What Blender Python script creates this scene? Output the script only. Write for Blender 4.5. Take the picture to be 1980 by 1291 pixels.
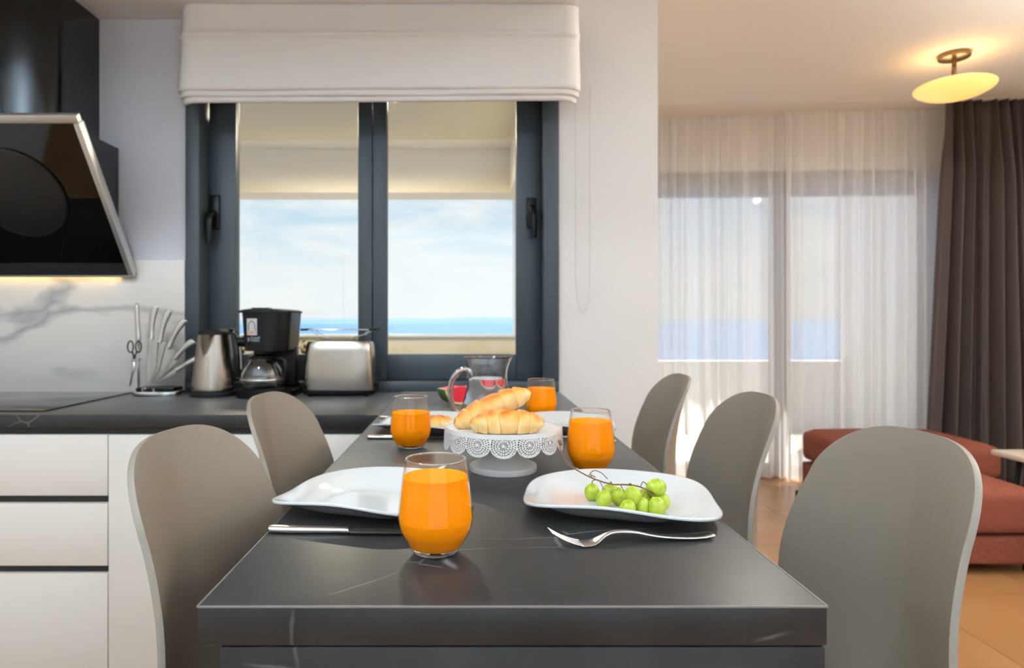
import bpy, bmesh, math, random
from mathutils import Vector, Matrix, noise

random.seed(7)
sc = bpy.context.scene
for o in list(bpy.data.objects):
    bpy.data.objects.remove(o)
COL = sc.collection
PI = math.pi

# ------------------------------------------------------------------ camera
cam_d = bpy.data.cameras.new('camera')
cam = bpy.data.objects.new('camera', cam_d)
COL.objects.link(cam)
cam.location = (0, 0, 1.1712)
cam.rotation_euler = (PI/2, 0, 0)
cam_d.sensor_width = 36
cam_d.lens = 1250/1980*36
cam_d.shift_x = (990-908)/1980
cam_d.shift_y = (620-645.5)/1980
cam_d.clip_start = 0.05
cam_d.clip_end = 30000
cam_d.dof.use_dof = True
cam_d.dof.focus_distance = 0.82
cam_d.dof.aperture_fstop = 6.0
sc.camera = cam

# ------------------------------------------------------------------ colour management
vs = sc.view_settings
sc.display_settings.display_device = 'sRGB'
vs.view_transform = 'Standard'
vs.look = 'None'
vs.gamma = 1
vs.use_curve_mapping = False
vs.exposure = 0.38
sc.cycles.max_bounces = 12
sc.cycles.diffuse_bounces = 6
sc.cycles.glossy_bounces = 6
sc.cycles.transmission_bounces = 12
sc.cycles.transparent_max_bounces = 24
sc.cycles.caustics_reflective = False
sc.cycles.sample_clamp_indirect = 6

# ------------------------------------------------------------------ sky
SKY_STRENGTH = 0.80
w = bpy.data.worlds.new('sky'); sc.world = w
w.use_nodes = True
nt = w.node_tree; nt.nodes.clear()
N = nt.nodes.new; Lk = nt.links.new
tc = N('ShaderNodeTexCoord')
sep = N('ShaderNodeSeparateXYZ'); Lk(tc.outputs['Generated'], sep.inputs[0])
ramp = N('ShaderNodeValToRGB'); Lk(sep.outputs['Z'], ramp.inputs[0])
cr = ramp.color_ramp
cr.elements[0].position = 0.0; cr.elements[0].color = (.93, .95, .96, 1)
cr.elements[1].position = 1.0; cr.elements[1].color = (.20, .42, .72, 1)
e = cr.elements.new(.08); e.color = (.86, .92, .95, 1)
e = cr.elements.new(.14); e.color = (.66, .82, .93, 1)
e = cr.elements.new(.20); e.color = (.46, .70, .89, 1)
e = cr.elements.new(.45); e.color = (.30, .55, .82, 1)
mp = N('ShaderNodeMapping'); mp.inputs['Scale'].default_value = (3.4, 3.4, 15)
mp.inputs['Location'].default_value = (3.1, .4, 1.2)
Lk(tc.outputs['Generated'], mp.inputs[0])
cn = N('ShaderNodeTexNoise'); cn.inputs['Scale'].default_value = 1.6; cn.inputs['Detail'].default_value = 9
cn.inputs['Roughness'].default_value = .58; cn.inputs['Distortion'].default_value = .5
Lk(mp.outputs[0], cn.inputs['Vector'])
cramp = N('ShaderNodeValToRGB'); Lk(cn.outputs['Fac'], cramp.inputs[0])
cramp.color_ramp.elements[0].position = .38; cramp.color_ramp.elements[1].position = .62
mix = N('ShaderNodeMix'); mix.data_type = 'RGBA'
Lk(cramp.outputs[0], mix.inputs['Factor']); Lk(ramp.outputs[0], mix.inputs['A'])
mix.inputs['B'].default_value = (.97, .98, .98, 1)
bg = N('ShaderNodeBackground'); bg.inputs['Strength'].default_value = SKY_STRENGTH
Lk(mix.outputs['Result'], bg.inputs['Color'])
ow = N('ShaderNodeOutputWorld'); Lk(bg.outputs[0], ow.inputs[0])

# ------------------------------------------------------------------ sun and daylight through the rear glazing
sd = bpy.data.lights.new('sun', 'SUN'); sd.energy = 11.0; sd.angle = math.radians(.6); sd.color = (1, .96, .90)
sun = bpy.data.objects.new('sun', sd); COL.objects.link(sun)
sun.rotation_euler = Vector((-.30, -.33, -.70)).to_track_quat('-Z', 'Y').to_euler()
ad = bpy.data.lights.new('rear_daylight', 'AREA'); ad.shape = 'RECTANGLE'; ad.size = 4.6; ad.size_y = 2.3
ad.energy = 16; ad.color = (.70, .92, 1.05)
al = bpy.data.objects.new('rear_daylight', ad); COL.objects.link(al)
al.location = (1.0, -3.12, 1.2); al.rotation_euler = (PI/2, 0, 0)   # faces +Y, standing in the rear opening

# ================================================================== materials
def lin(c):
    return tuple(((v/255)/12.92 if v/255 <= .04045 else ((v/255+.055)/1.055)**2.4) for v in c)
MATS = {}
def mat(name, rgb, rough=.5, metal=0, spec=.5, **kw):
    m = bpy.data.materials.new(name); m.use_nodes = True
    b = m.node_tree.nodes['Principled BSDF']
    b.inputs['Base Color'].default_value = (*lin(rgb), 1)
    b.inputs['Roughness'].default_value = rough
    b.inputs['Metallic'].default_value = metal
    b.inputs['Specular IOR Level'].default_value = spec
    for k, v in kw.items():
        b.inputs[k.replace('_', ' ')].default_value = v
    MATS[name] = m
    return m
def nodes(m):
    t = m.node_tree
    return t, t.nodes['Principled BSDF'], t.nodes.new, t.links.new
def add_noise_colour(m, c1, c2, scale=8, detail=6, lo=.35, hi=.65, vec_scale=None, dist=0, coord='Object'):
    t, b, N, L = nodes(m)
    tcn = N('ShaderNodeTexCoord'); n = N('ShaderNodeTexNoise')
    n.inputs['Scale'].default_value = scale; n.inputs['Detail'].default_value = detail
    n.inputs['Distortion'].default_value = dist
    src = tcn.outputs[coord]
    if vec_scale:
        mpn = N('ShaderNodeMapping'); mpn.inputs['Scale'].default_value = vec_scale
        L(src, mpn.inputs[0]); src = mpn.outputs[0]
    L(src, n.inputs['Vector'])
    r = N('ShaderNodeValToRGB'); L(n.outputs['Fac'], r.inputs[0])
    r.color_ramp.elements[0].position = lo; r.color_ramp.elements[0].color = (*lin(c1), 1)
    r.color_ramp.elements[1].position = hi; r.color_ramp.elements[1].color = (*lin(c2), 1)
    L(r.outputs[0], b.inputs['Base Color'])
    return r
def add_bump(m, scale=60, strength=.1, dist=.002, detail=4, vec_scale=None):
    t, b, N, L = nodes(m)
    tcn = N('ShaderNodeTexCoord'); n = N('ShaderNodeTexNoise'); n.inputs['Scale'].default_value = scale
    n.inputs['Detail'].default_value = detail
    src = tcn.outputs['Object']
    if vec_scale:
        mpn = N('ShaderNodeMapping'); mpn.inputs['Scale'].default_value = vec_scale
        L(src, mpn.inputs[0]); src = mpn.outputs[0]
    L(src, n.inputs['Vector'])
    bp = N('ShaderNodeBump'); bp.inputs['Strength'].default_value = strength; bp.inputs['Distance'].default_value = dist
    L(n.outputs['Fac'], bp.inputs['Height']); L(bp.outputs[0], b.inputs['Normal'])
def add_veins(m, base1, base2, vein, scale=1.2, width=.012, nscale=3, soft=.02, seed=(0, 0, 0), aniso=(1, 1, 1), vein_amt=1.0, patch=(.45, .62), rot=(0, 0, 0)):
    """stone: mottled base plus thin veins where a distorted noise crosses 0.5"""
    t, b, N, L = nodes(m)
    tcn = N('ShaderNodeTexCoord')
    mpn = N('ShaderNodeMapping'); mpn.inputs['Location'].default_value = seed; mpn.inputs['Scale'].default_value = aniso; mpn.inputs['Rotation'].default_value = rot
    L(tcn.outputs['Object'], mpn.inputs[0])
    n1 = N('ShaderNodeTexNoise'); n1.inputs['Scale'].default_value = nscale; n1.inputs['Detail'].default_value = 8
    L(mpn.outputs[0], n1.inputs['Vector'])
    r1 = N('ShaderNodeValToRGB'); L(n1.outputs['Fac'], r1.inputs[0])
    r1.color_ramp.elements[0].position = .35; r1.color_ramp.elements[0].color = (*lin(base1), 1)
    r1.color_ramp.elements[1].position = .68; r1.color_ramp.elements[1].color = (*lin(base2), 1)
    n2 = N('ShaderNodeTexNoise'); n2.inputs['Scale'].default_value = scale; n2.inputs['Detail'].default_value = 5
    n2.inputs['Roughness'].default_value = .45; n2.inputs['Distortion'].default_value = .8
    L(mpn.outputs[0], n2.inputs['Vector'])
    s = N('ShaderNodeMath'); s.operation = 'SUBTRACT'; s.inputs[1].default_value = .5; L(n2.outputs['Fac'], s.inputs[0])
    a = N('ShaderNodeMath'); a.operation = 'ABSOLUTE'; L(s.outputs[0], a.inputs[0])
    mr = N('ShaderNodeMapRange'); mr.inputs['From Min'].default_value = width*.3; mr.inputs['From Max'].default_value = width+soft
    mr.inputs['To Min'].default_value = vein_amt; mr.inputs['To Max'].default_value = 0; L(a.outputs[0], mr.inputs['Value'])
    n3 = N('ShaderNodeTexNoise'); n3.inputs['Scale'].default_value = scale*1.7; n3.inputs['Detail'].default_value = 2
    mp3 = N('ShaderNodeMapping'); mp3.inputs['Location'].default_value = (5.2, 1.3, 8.1); L(tcn.outputs['Object'], mp3.inputs[0])
    L(mp3.outputs[0], n3.inputs['Vector'])
    r3 = N('ShaderNodeMapRange'); r3.inputs['From Min'].default_value = patch[0]; r3.inputs['From Max'].default_value = patch[1]
    L(n3.outputs['Fac'], r3.inputs['Value'])
    mu = N('ShaderNodeMath'); mu.operation = 'MULTIPLY'; L(mr.outputs[0], mu.inputs[0]); L(r3.outputs[0], mu.inputs[1])
    mx = N('ShaderNodeMix'); mx.data_type = 'RGBA'; L(mu.outputs[0], mx.inputs['Factor'])
    L(r1.outputs[0], mx.inputs['A']); mx.inputs['B'].default_value = (*lin(vein), 1)
    L(mx.outputs['Result'], b.inputs['Base Color'])

def add_hairlines(m, base1, base2, vein):
    """dark slate look: mottled base with sparse straight hairline veins (stretched cell borders)"""
    t, b, N, L = nodes(m)
    tcn = N('ShaderNodeTexCoord')
    n1 = N('ShaderNodeTexNoise'); n1.inputs['Scale'].default_value = 16; n1.inputs['Detail'].default_value = 8; n1.inputs['Roughness'].default_value = .65
    L(tcn.outputs['Object'], n1.inputs['Vector'])
    r1 = N('ShaderNodeValToRGB'); L(n1.outputs['Fac'], r1.inputs[0])
    r1.color_ramp.elements[0].position = .35; r1.color_ramp.elements[0].color = (*lin(base1), 1)
    r1.color_ramp.elements[1].position = .68; r1.color_ramp.elements[1].color = (*lin(base2), 1)
    wn = N('ShaderNodeTexNoise'); wn.inputs['Scale'].default_value = 9; wn.inputs['Detail'].default_value = 3; L(tcn.outputs['Object'], wn.inputs['Vector'])
    va = N('ShaderNodeMix'); va.data_type = 'RGBA'; va.blend_type = 'LINEAR_LIGHT'; va.inputs['Factor'].default_value = .012
    L(tcn.outputs['Object'], va.inputs['A']); L(wn.outputs['Color'], va.inputs['B'])
    mpn = N('ShaderNodeMapping'); mpn.inputs['Rotation'].default_value = (.5, .35, .6); mpn.inputs['Scale'].default_value = (1, 1.7, 1.2); mpn.inputs['Location'].default_value = (.3, .11, .2)
    L(va.outputs['Result'], mpn.inputs[0])
    vo = N('ShaderNodeTexVoronoi'); vo.feature = 'DISTANCE_TO_EDGE'; vo.inputs['Scale'].default_value = 4.2; L(mpn.outputs[0], vo.inputs['Vector'])
    mr = N('ShaderNodeMapRange'); mr.inputs['From Min'].default_value = .001; mr.inputs['From Max'].default_value = .009
    mr.inputs['To Min'].default_value = 1; mr.inputs['To Max'].default_value = 0; L(vo.outputs['Distance'], mr.inputs['Value'])
    n3 = N('ShaderNodeTexNoise'); n3.inputs['Scale'].default_value = 7; n3.inputs['Detail'].default_value = 2; L(mpn.outputs[0], n3.inputs['Vector'])
    r3 = N('ShaderNodeMapRange'); r3.inputs['From Min'].default_value = .54; r3.inputs['From Max'].default_value = .80; L(n3.outputs['Fac'], r3.inputs['Value'])
    mu = N('ShaderNodeMath'); mu.operation = 'MULTIPLY'; L(mr.outputs[0], mu.inputs[0]); L(r3.outputs[0], mu.inputs[1])
    mx = N('ShaderNodeMix'); mx.data_type = 'RGBA'; L(mu.outputs[0], mx.inputs['Factor'])
    L(r1.outputs[0], mx.inputs['A']); mx.inputs['B'].default_value = (*lin(vein), 1)
    L(mx.outputs['Result'], b.inputs['Base Color'])

def paint(name, rgb, rough=.85):
    m = mat(name, rgb, rough, spec=.25); add_bump(m, 180, .06, .001); return m
paint('white_paint', (228, 226, 223))
paint('living_paint', (230, 222, 212))
paint('grey_paint', (206, 207, 214))
paint('ceiling_paint', (236, 230, 222))
paint('kitchen_ceiling_paint', (238, 237, 236))
paint('facade_white', (236, 234, 232))
paint('facade_beige', (238, 226, 200))
m = mat('worktop_stone', (40, 40, 40), .38, spec=.42, Sheen_Weight=.2, Sheen_Roughness=.35)
add_hairlines(m, (27, 27, 27), (39, 38, 38), (140, 136, 132))
add_bump(m, 240, .05, .0003)
m = mat('backsplash_marble', (214, 208, 200), .28)
add_veins(m, (210, 205, 198), (221, 216, 209), (128, 130, 132), scale=1.5, width=.004, soft=.045, nscale=3.0, seed=(.35, .2, .6), aniso=(.55, 1, 1.9), patch=(.32, .52), vein_amt=.78, rot=(0, -.62, 0))
m = mat('floor_tile', (203, 160, 112), .28)
add_noise_colour(m, (144, 101, 62), (158, 118, 77), 2.5, 6, .3, .7)
mat('grout', (205, 180, 145), .8)
mat('cabinet_white', (226, 221, 213), .38)
mat('black_rail', (18, 17, 17), .45)
mat('anthracite', (58, 66, 72), .42)
mat('black_plastic', (12, 12, 13), .3, spec=.22)
mat('black_matte', (18, 18, 19), .55, spec=.3)
mat('hood_black', (14, 14, 15), .16)
mat('hood_glass', (5, 5, 6), .04, spec=.6)
mat('hood_disc', (20, 18, 17), .32)
mat('strip_grey', (44, 44, 46), .12)
mat('silver_frame', (205, 206, 202), .42, .85)
mat('hob_glass', (10, 10, 11), .06, spec=.7)
m = mat('brushed_steel', (172, 162, 150), .27, 1); add_bump(m, 40, .06, .0008, 3, (60, 60, 1))
mat('cutlery_steel', (205, 198, 192), .27, 1)
m = mat('satin_steel', (200, 196, 190), .34, 1)
mat('chrome', (215, 215, 215), .08, 1)
mat('brass_nickel', (130, 112, 88), .35, 1)
m = mat('chair_shell', (131, 120, 107), .45, spec=.35); add_bump(m, 900, .05, .0004)
mat('chair_leg', (118, 110, 101), .4)
m = mat('porcelain', (205, 206, 204), .1); m.node_tree.nodes['Principled BSDF'].inputs['Coat Weight'].default_value = .4
mat('stand_white', (222, 218, 214), .35)
m = mat('sofa_fabric', (120, 68, 52), .9, spec=.2); add_bump(m, 700, .3, .001)
add_noise_colour(m, (112, 60, 46), (127, 71, 55), 120, 3)
mat('table_stone', (208, 196, 178), .35)
m = mat('blind_fabric', (228, 225, 222), .9, spec=.15); add_bump(m, 500, .12, .0006)
m = mat('curtain_dark', (90, 79, 76), .85, spec=.2); add_bump(m, 400, .2, .0008)
mat('sticker_white', (205, 203, 203), .5)
mat('sticker_dark', (35, 33, 38), .5)
mat('sticker_red', (150, 40, 62), .5)
mat('sticker_orange', (214, 150, 120), .5)
mat('print_grey', (175, 182, 190), .5)
mat('sharpener_grey', (190, 184, 176), .4, .8)
mat('concrete_floor', (196, 190, 182), .8)
m = mat('sea_water', (74, 132, 178), .35); add_noise_colour(m, (40, 92, 144), (62, 114, 162), .02, 4, vec_scale=(.12, 1, 1))
mat('hazed_hill', (108, 132, 150), 1, spec=0)  # distance haze is put into the hill colour as blue-grey
m = mat('rattan_leaf', (88, 100, 48), .6); add_noise_colour(m, (70, 88, 40), (150, 118, 70), 20, 3)
mat('terracotta', (160, 105, 70), .8)
m = mat('grape_skin', (160, 176, 46), .22); bq = m.node_tree.nodes['Principled BSDF']
bq.inputs['Subsurface Weight'].default_value = .7; bq.inputs['Subsurface Radius'].default_value = (.012, .012, .003)
bq.inputs['Subsurface Scale'].default_value = .8
add_noise_colour(m, (150, 168, 34), (178, 190, 66), 60, 3)
mat('grape_stem', (112, 74, 40), .6)
m = mat('orange_juice', (255, 140, 0), .4, spec=.0); bq = m.node_tree.nodes['Principled BSDF']
bq.inputs['Subsurface Weight'].default_value = .3; bq.inputs['Subsurface Radius'].default_value = (.03, .012, .002)
bq.inputs['Subsurface Scale'].default_value = .6
mat('melon_flesh', (222, 42, 58), .35)
mat('melon_pith', (226, 214, 160), .5)
m = mat('melon_rind', (60, 100, 40), .4); add_noise_colour(m, (34, 62, 26), (120, 150, 60), 30, 3, vec_scale=(3, .4, .4))
mat('melon_seed', (30, 20, 18), .4)

def thin_glass(name, tint=(1, 1, 1), ior=1.45, gloss_rough=0.0, boost=1.0):
    m = bpy.data.materials.new(name); m.use_nodes = True
    t = m.node_tree; t.nodes.clear(); N = t.nodes.new; L = t.links.new
    tr = N('ShaderNodeBsdfTransparent'); tr.inputs[0].default_value = (*tint, 1)
    gl = N('ShaderNodeBsdfGlossy'); gl.inputs['Roughness'].default_value = gloss_rough
    ge = N('ShaderNodeNewGeometry')
    mr = N('ShaderNodeMapRange'); L(ge.outputs['Backfacing'], mr.inputs['Value'])
    mr.inputs['To Min'].default_value = ior; mr.inputs['To Max'].default_value = 1/ior
    fr = N('ShaderNodeFresnel'); L(mr.outputs[0], fr.inputs['IOR'])
    mu = N('ShaderNodeMath'); mu.operation = 'MULTIPLY'; mu.inputs[1].default_value = boost; mu.use_clamp = True
    L(fr.outputs[0], mu.inputs[0])
    mx = N('ShaderNodeMixShader'); L(mu.outputs[0], mx.inputs[0]); L(tr.outputs[0], mx.inputs[1]); L(gl.outputs[0], mx.inputs[2])
    o = N('ShaderNodeOutputMaterial'); L(mx.outputs[0], o.inputs[0])
    MATS[name] = m
    return m
thin_glass('window_pane', (.96, .98, .98))
thin_glass('tumbler_glass', (.97, .98, .98), ior=1.38, boost=1.0)
thin_glass('rim_glass', (.80, .82, .82), ior=2.2, boost=2.6)
thin_glass('carafe_glass', (.82, .80, .78), ior=1.6, boost=2.4)
thin_glass('acrylic', (.95, .96, .96), boost=.7)
def real_glass(name, ior, tint=(1, 1, 1)):
    m = bpy.data.materials.new(name); m.use_nodes = True
    b = m.node_tree.nodes['Principled BSDF']
    b.inputs['Base Color'].default_value = (*tint, 1); b.inputs['Transmission Weight'].default_value = 1
    b.inputs['Roughness'].default_value = 0; b.inputs['IOR'].default_value = ior
    MATS[name] = m
real_glass('jug_glass', 1.45); real_glass('water', 1.33)

def sheer_mat():
    m = bpy.data.materials.new('sheer'); m.use_nodes = True
    t = m.node_tree; t.nodes.clear(); N = t.nodes.new; L = t.links.new
    tr = N('ShaderNodeBsdfTransparent')
    df = N('ShaderNodeBsdfDiffuse'); df.inputs[0].default_value = (.92, .90, .89, 1)
    tl = N('ShaderNodeBsdfTranslucent'); tl.inputs[0].default_value = (.92, .90, .89, 1)
    m1 = N('ShaderNodeMixShader'); m1.inputs[0].default_value = .5; L(df.outputs[0], m1.inputs[1]); L(tl.outputs[0], m1.inputs[2])
    lw = N('ShaderNodeLayerWeight'); lw.inputs['Blend'].default_value = .35
    mr = N('ShaderNodeMapRange'); L(lw.outputs['Facing'], mr.inputs['Value'])
    mr.inputs['To Min'].default_value = .62; mr.inputs['To Max'].default_value = .97
    m2 = N('ShaderNodeMixShader'); L(mr.outputs[0], m2.inputs[0]); L(tr.outputs[0], m2.inputs[1]); L(m1.outputs[0], m2.inputs[2])
    o = N('ShaderNodeOutputMaterial'); L(m2.outputs[0], o.inputs[0])
    MATS['sheer'] = m
sheer_mat()
def emit(name, rgb, strength):
    m = bpy.data.materials.new(name); m.use_nodes = True
    b = m.node_tree.nodes['Principled BSDF']
    b.inputs['Base Color'].default_value = (*lin(rgb), 1); b.inputs['Roughness'].default_value = .25
    b.inputs['Emission Color'].default_value = (*lin(rgb), 1); b.inputs['Emission Strength'].default_value = strength
    MATS[name] = m
emit('lamp_glass', (255, 205, 120), .65)
emit('bulb_glow', (255, 214, 150), 8)
emit('hood_led', (255, 220, 150), 3.5)
def crust_mat():
    m = mat('crust', (220, 160, 80), .45, spec=.3); t, b, N, L = nodes(m)
    at = N('ShaderNodeAttribute'); at.attribute_name = 'bake'
    r = N('ShaderNodeValToRGB'); L(at.outputs['Fac'], r.inputs[0])
    r.color_ramp.elements[0].position = 0; r.color_ramp.elements[0].color = (*lin((236, 206, 148)), 1)
    r.color_ramp.elements[1].position = 1; r.color_ramp.elements[1].color = (*lin((194, 104, 28)), 1)
    e = r.color_ramp.elements.new(.5); e.color = (*lin((228, 172, 90)), 1)
    L(r.outputs[0], b.inputs['Base Color'])
    b.inputs['Subsurface Weight'].default_value = .15; b.inputs['Subsurface Radius'].default_value = (.01, .006, .003)
crust_mat()

# ================================================================== geometry helpers
def obj(name, bm, m, parent=None, smooth=False, loc=None, auto=None):
    me = bpy.data.meshes.new(name); bm.normal_update(); bm.to_mesh(me); bm.free()
    if isinstance(m, (list, tuple)):
        for q in m: me.materials.append(MATS[q])
    else:
        me.materials.append(MATS[m])
    if smooth:
        for p in me.polygons: p.use_smooth = True
    o = bpy.data.objects.new(name, me); COL.objects.link(o)
    if parent: o.parent = parent
    if loc: o.location = loc
    if auto is not None:
        for p in me.polygons: p.use_smooth = True
        me.set_sharp_from_angle(angle=math.radians(auto))
    return o
def thing(name, label, cat, loc=(0, 0, 0), rz=0, group=None):
    o = bpy.data.objects.new(name, None); COL.objects.link(o)
    o.empty_display_size = .05
    o.location = loc; o.rotation_euler = (0, 0, rz)
    o['label'] = label; o['category'] = cat
    if group: o['group'] = group
    return o
def tag(o, label, cat, group=None):
    o['label'] = label; o['category'] = cat
    if group: o['group'] = group
    return o
def struct(o, label=None):
    o['kind'] = 'structure'
    if label: o['label'] = label
    return o
def copy_tree(o, parent=None):
    c = o.copy(); COL.objects.link(c)
    if parent: c.parent = parent
    for ch in list(o.children):
        copy_tree(ch, c)
    return c
def bx(bm, x0, x1, y0, y1, z0, z1, bevel=0, seg=2, mi=0):
    r = bmesh.ops.create_cube(bm, size=1)
    vs_ = r['verts']
    for v in vs_:
        v.co = Vector(((x0+x1)/2+v.co.x*(x1-x0), (y0+y1)/2+v.co.y*(y1-y0), (z0+z1)/2+v.co.z*(z1-z0)))
    fs = {f for v in vs_ for f in v.link_faces}
    for f in fs: f.material_index = mi
    if bevel:
        es = list({e for v in vs_ for e in v.link_edges})
        rr = bmesh.ops.bevel(bm, geom=es, offset=bevel, segments=seg, affect='EDGES', profile=.5)
        for f in rr['faces']: f.material_index = mi
    return bm
def box(name, x0, x1, y0, y1, z0, z1, m, parent=None, bevel=0, seg=2):
    bm = bmesh.new(); bx(bm, x0, x1, y0, y1, z0, z1, bevel, seg)
    return obj(name, bm, m, parent, auto=35 if bevel else None)
def grid(bm, rows, close_u=False, close_v=False, mi=0):
    """rows: list of lists of points -> quads"""
    vv = [[bm.verts.new(p) for p in r] for r in rows]
    nr, nc = len(vv), len(vv[0])
    for i in range(nr if close_v else nr-1):
        for j in range(nc if close_u else nc-1):
            a, b, c, d = vv[i][j], vv[i][(j+1) % nc], vv[(i+1) % nr][(j+1) % nc], vv[(i+1) % nr][j]
            try:
                f = bm.faces.new((a, b, c, d)); f.material_index = mi
            except ValueError:
                pass
    return vv
def lathe(bm, prof, n=48, cx=0, cy=0, cap0=False, cap1=False, mi=0):
    rows = [[(cx+r*math.cos(2*PI*j/n), cy+r*math.sin(2*PI*j/n), z) for j in range(n)] for r, z in prof]
    vv = grid(bm, rows, close_u=True, mi=mi)
    if cap0: bm.faces.new(list(reversed(vv[0]))).material_index = mi
    if cap1: bm.faces.new(vv[-1]).material_index = mi
    return vv
def frames(pts):
    pts = [Vector(p) for p in pts]; out = []
    up = Vector((0, 0, 1))
    for i, p in enumerate(pts):
        t = (pts[min(i+1, len(pts)-1)]-pts[max(i-1, 0)]).normalized()
        if i == 0:
            s = t.cross(up)
            if s.length < .01: s = t.cross(Vector((0, 1, 0)))
            s.normalize()
        else:
            s = (s-t*s.dot(t)).normalized()
        out.append((p, t, s, s.cross(t)))
    return out
def tube(bm, pts, rad, n=12, cap=True, flat=1.0, mi=0):
    rs = rad if isinstance(rad, (list, tuple)) else [rad]*len(pts)
    rows = []
    for (p, t, s, u), r in zip(frames(pts), rs):
        rows.append([p+s*math.cos(2*PI*j/n)*r+u*math.sin(2*PI*j/n)*r*flat for j in range(n)])
    vv = grid(bm, rows, close_u=True, mi=mi)
    if cap:
        for ring in (list(reversed(vv[0])), vv[-1]):
            try: bm.faces.new(ring).material_index = mi
            except ValueError: pass
    return vv
def spline(pts, n):
    """Catmull-Rom through tuples"""
    P = [tuple(pts[0])]+[tuple(p) for p in pts]+[tuple(pts[-1])]
    out = []
    segs = len(pts)-1
    for k in range(n+1):
        t = k/n*segs; i = min(int(t), segs-1); f = t-i
        a, b, c, d = P[i], P[i+1], P[i+2], P[i+3]
        out.append(tuple(.5*((2*b[q])+(-a[q]+c[q])*f+(2*a[q]-5*b[q]+4*c[q]-d[q])*f*f+(-a[q]+3*b[q]-3*c[q]+d[q])*f**3) for q in range(len(b))))
    return out
def loft(bm, secs, n=16, p=2.0, cap=True):
    """secs: (center, axis_a (half vec), axis_b (half vec)) superellipse sections"""
    rows = []
    for c, a, b in secs:
        c, a, b = Vector(c), Vector(a), Vector(b); r = []
        for j in range(n):
            th = 2*PI*j/n; co, si = math.cos(th), math.sin(th)
            r.append(c+a*math.copysign(abs(co)**(2/p), co)+b*math.copysign(abs(si)**(2/p), si))
        rows.append(r)
    vv = grid(bm, rows, close_u=True)
    if cap:
        bm.faces.new(list(reversed(vv[0]))); bm.faces.new(vv[-1])
    return vv
def solidify(o, t, offset=0):
    md = o.modifiers.new('thickness', 'SOLIDIFY'); md.thickness = t; md.offset = offset
    return o
def subsurf(o, n=1):
    md = o.modifiers.new('smooth', 'SUBSURF'); md.levels = n; md.render_levels = n
    return o

# ================================================================== dimensions
TZ = 0.90                  # worktop height
XL, XR = -0.2593, 0.341    # dining worktop edges
YN = 0.615                 # its near end
YW = 2.474                 # kitchen wall plane
YC = 1.868                 # kitchen worktop front
CEIL = 2.692
KCEIL = 2.323
LWA = -.06                 # the living room end wall runs slightly askew
def LW(x, off=0, z=0):     # point on the living room end wall, off metres towards the room
    return Vector((x, 4.95+LWA*(x-1.45)-off, z))

# ================================================================== setting
bm = bmesh.new(); bx(bm, -2.75, 4.4, -3.2, 4.98, -.06, -.003)
floor = struct(obj('floor', bm, 'grout'), 'honey beige tiled floor')
tm = None
for i in range(-8, 5):
    for j in range(-9, 5):
        x0 = 1.874+i*.6; y0 = 2.18+j*.6
        x1, y1 = min(x0+.6, 4.2), min(y0+.6, 4.93)
        if x1-max(x0, -2.74) < .05 or y1 < -3.1 or x0 > 4.1: continue
        full = x1-x0 > .599 and y1-y0 > .599 and x0 > -2.74 and y0 > -3.19
        if full and tm:
            o = bpy.data.objects.new('floor_tile', tm); COL.objects.link(o); o.parent = floor; o.location = (x0, y0, 0)
        else:
            xx0, yy0 = max(x0, -2.74), max(y0, -3.19)
            b2 = bmesh.new(); bx(b2, xx0-x0+.0015, x1-x0-.0015, yy0-y0+.0015, y1-y0-.0015, -.004, 0)
            o = obj('floor_tile', b2, 'floor_tile', floor, loc=(x0, y0, 0))
            if full: tm = o.data
bm = bmesh.new(); bx(bm, -2.9, 4.4, -3.2, 5.1, CEIL, CEIL+.2); struct(obj('ceiling', bm, 'ceiling_paint'))
bm = bmesh.new(); bx(bm, -2.72, .385, 1.25, YW, KCEIL, CEIL); struct(obj('ceiling_kitchen', bm, 'kitchen_ceiling_paint'))
# kitchen wall with window opening
WX0, WX1, WZ1 = -1.082, .3405, 2.2
bm = bmesh.new()
bx(bm, -2.72, WX0, YW, YW+.2, 0, CEIL); bx(bm, WX0, WX1, YW, YW+.2, WZ1, CEIL); bx(bm, WX0, WX1, YW, YW+.2, 0, TZ-.04)
struct(obj('wall_kitchen', bm, 'grey_paint'))
bm = bmesh.new(); bx(bm, WX1, .7205, YW, 5.1, 0, CEIL); struct(obj('wall_pier', bm, 'white_paint'))
bm = bmesh.new(); bx(bm, -2.9, -2.72, -3.2, 2.674, 0, CEIL); struct(obj('wall_left', bm, 'white_paint'))
bm = bmesh.new(); bx(bm, 4.13, 4.4, -3.2, 5.05, 0, CEIL); struct(obj('wall_right', bm, 'living_paint'))
bm = bmesh.new()
for a in ((-2.9, -1.35, 0, CEIL), (3.35, 4.4, 0, CEIL), (-1.35, 3.35, 2.36, CEIL)):
    bx(bm, a[0], a[1], -3.4, -3.2, a[2], a[3])
struct(obj('wall_rear', bm, 'white_paint'))
# living end wall: above and beside the glazed door
DX0, DX1, DZ = 1.15, 3.52, 2.31
def askew_box(bm, x0, x1, o0, o1, z0, z1):
    vv = [bm.verts.new(LW(x, o, z)) for z in (z0, z1) for x, o in ((x0, o0), (x1, o0), (x1, o1), (x0, o1))]
    for f in ((0, 3, 2, 1), (4, 5, 6, 7), (0, 1, 5, 4), (1, 2, 6, 5), (2, 3, 7, 6), (3, 0, 4, 7)):
        bm.faces.new([vv[k] for k in f])
    bmesh.ops.recalc_face_normals(bm, faces=bm.faces)
bm = bmesh.new()
askew_box(bm, .7205, DX0, 0, -.2, 0, CEIL); askew_box(bm, DX1, 4.2, 0, -.2, 0, CEIL); askew_box(bm, DX0, DX1, 0, -.2, DZ, CEIL)
struct(obj('wall_living', bm, 'living_paint'))
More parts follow.
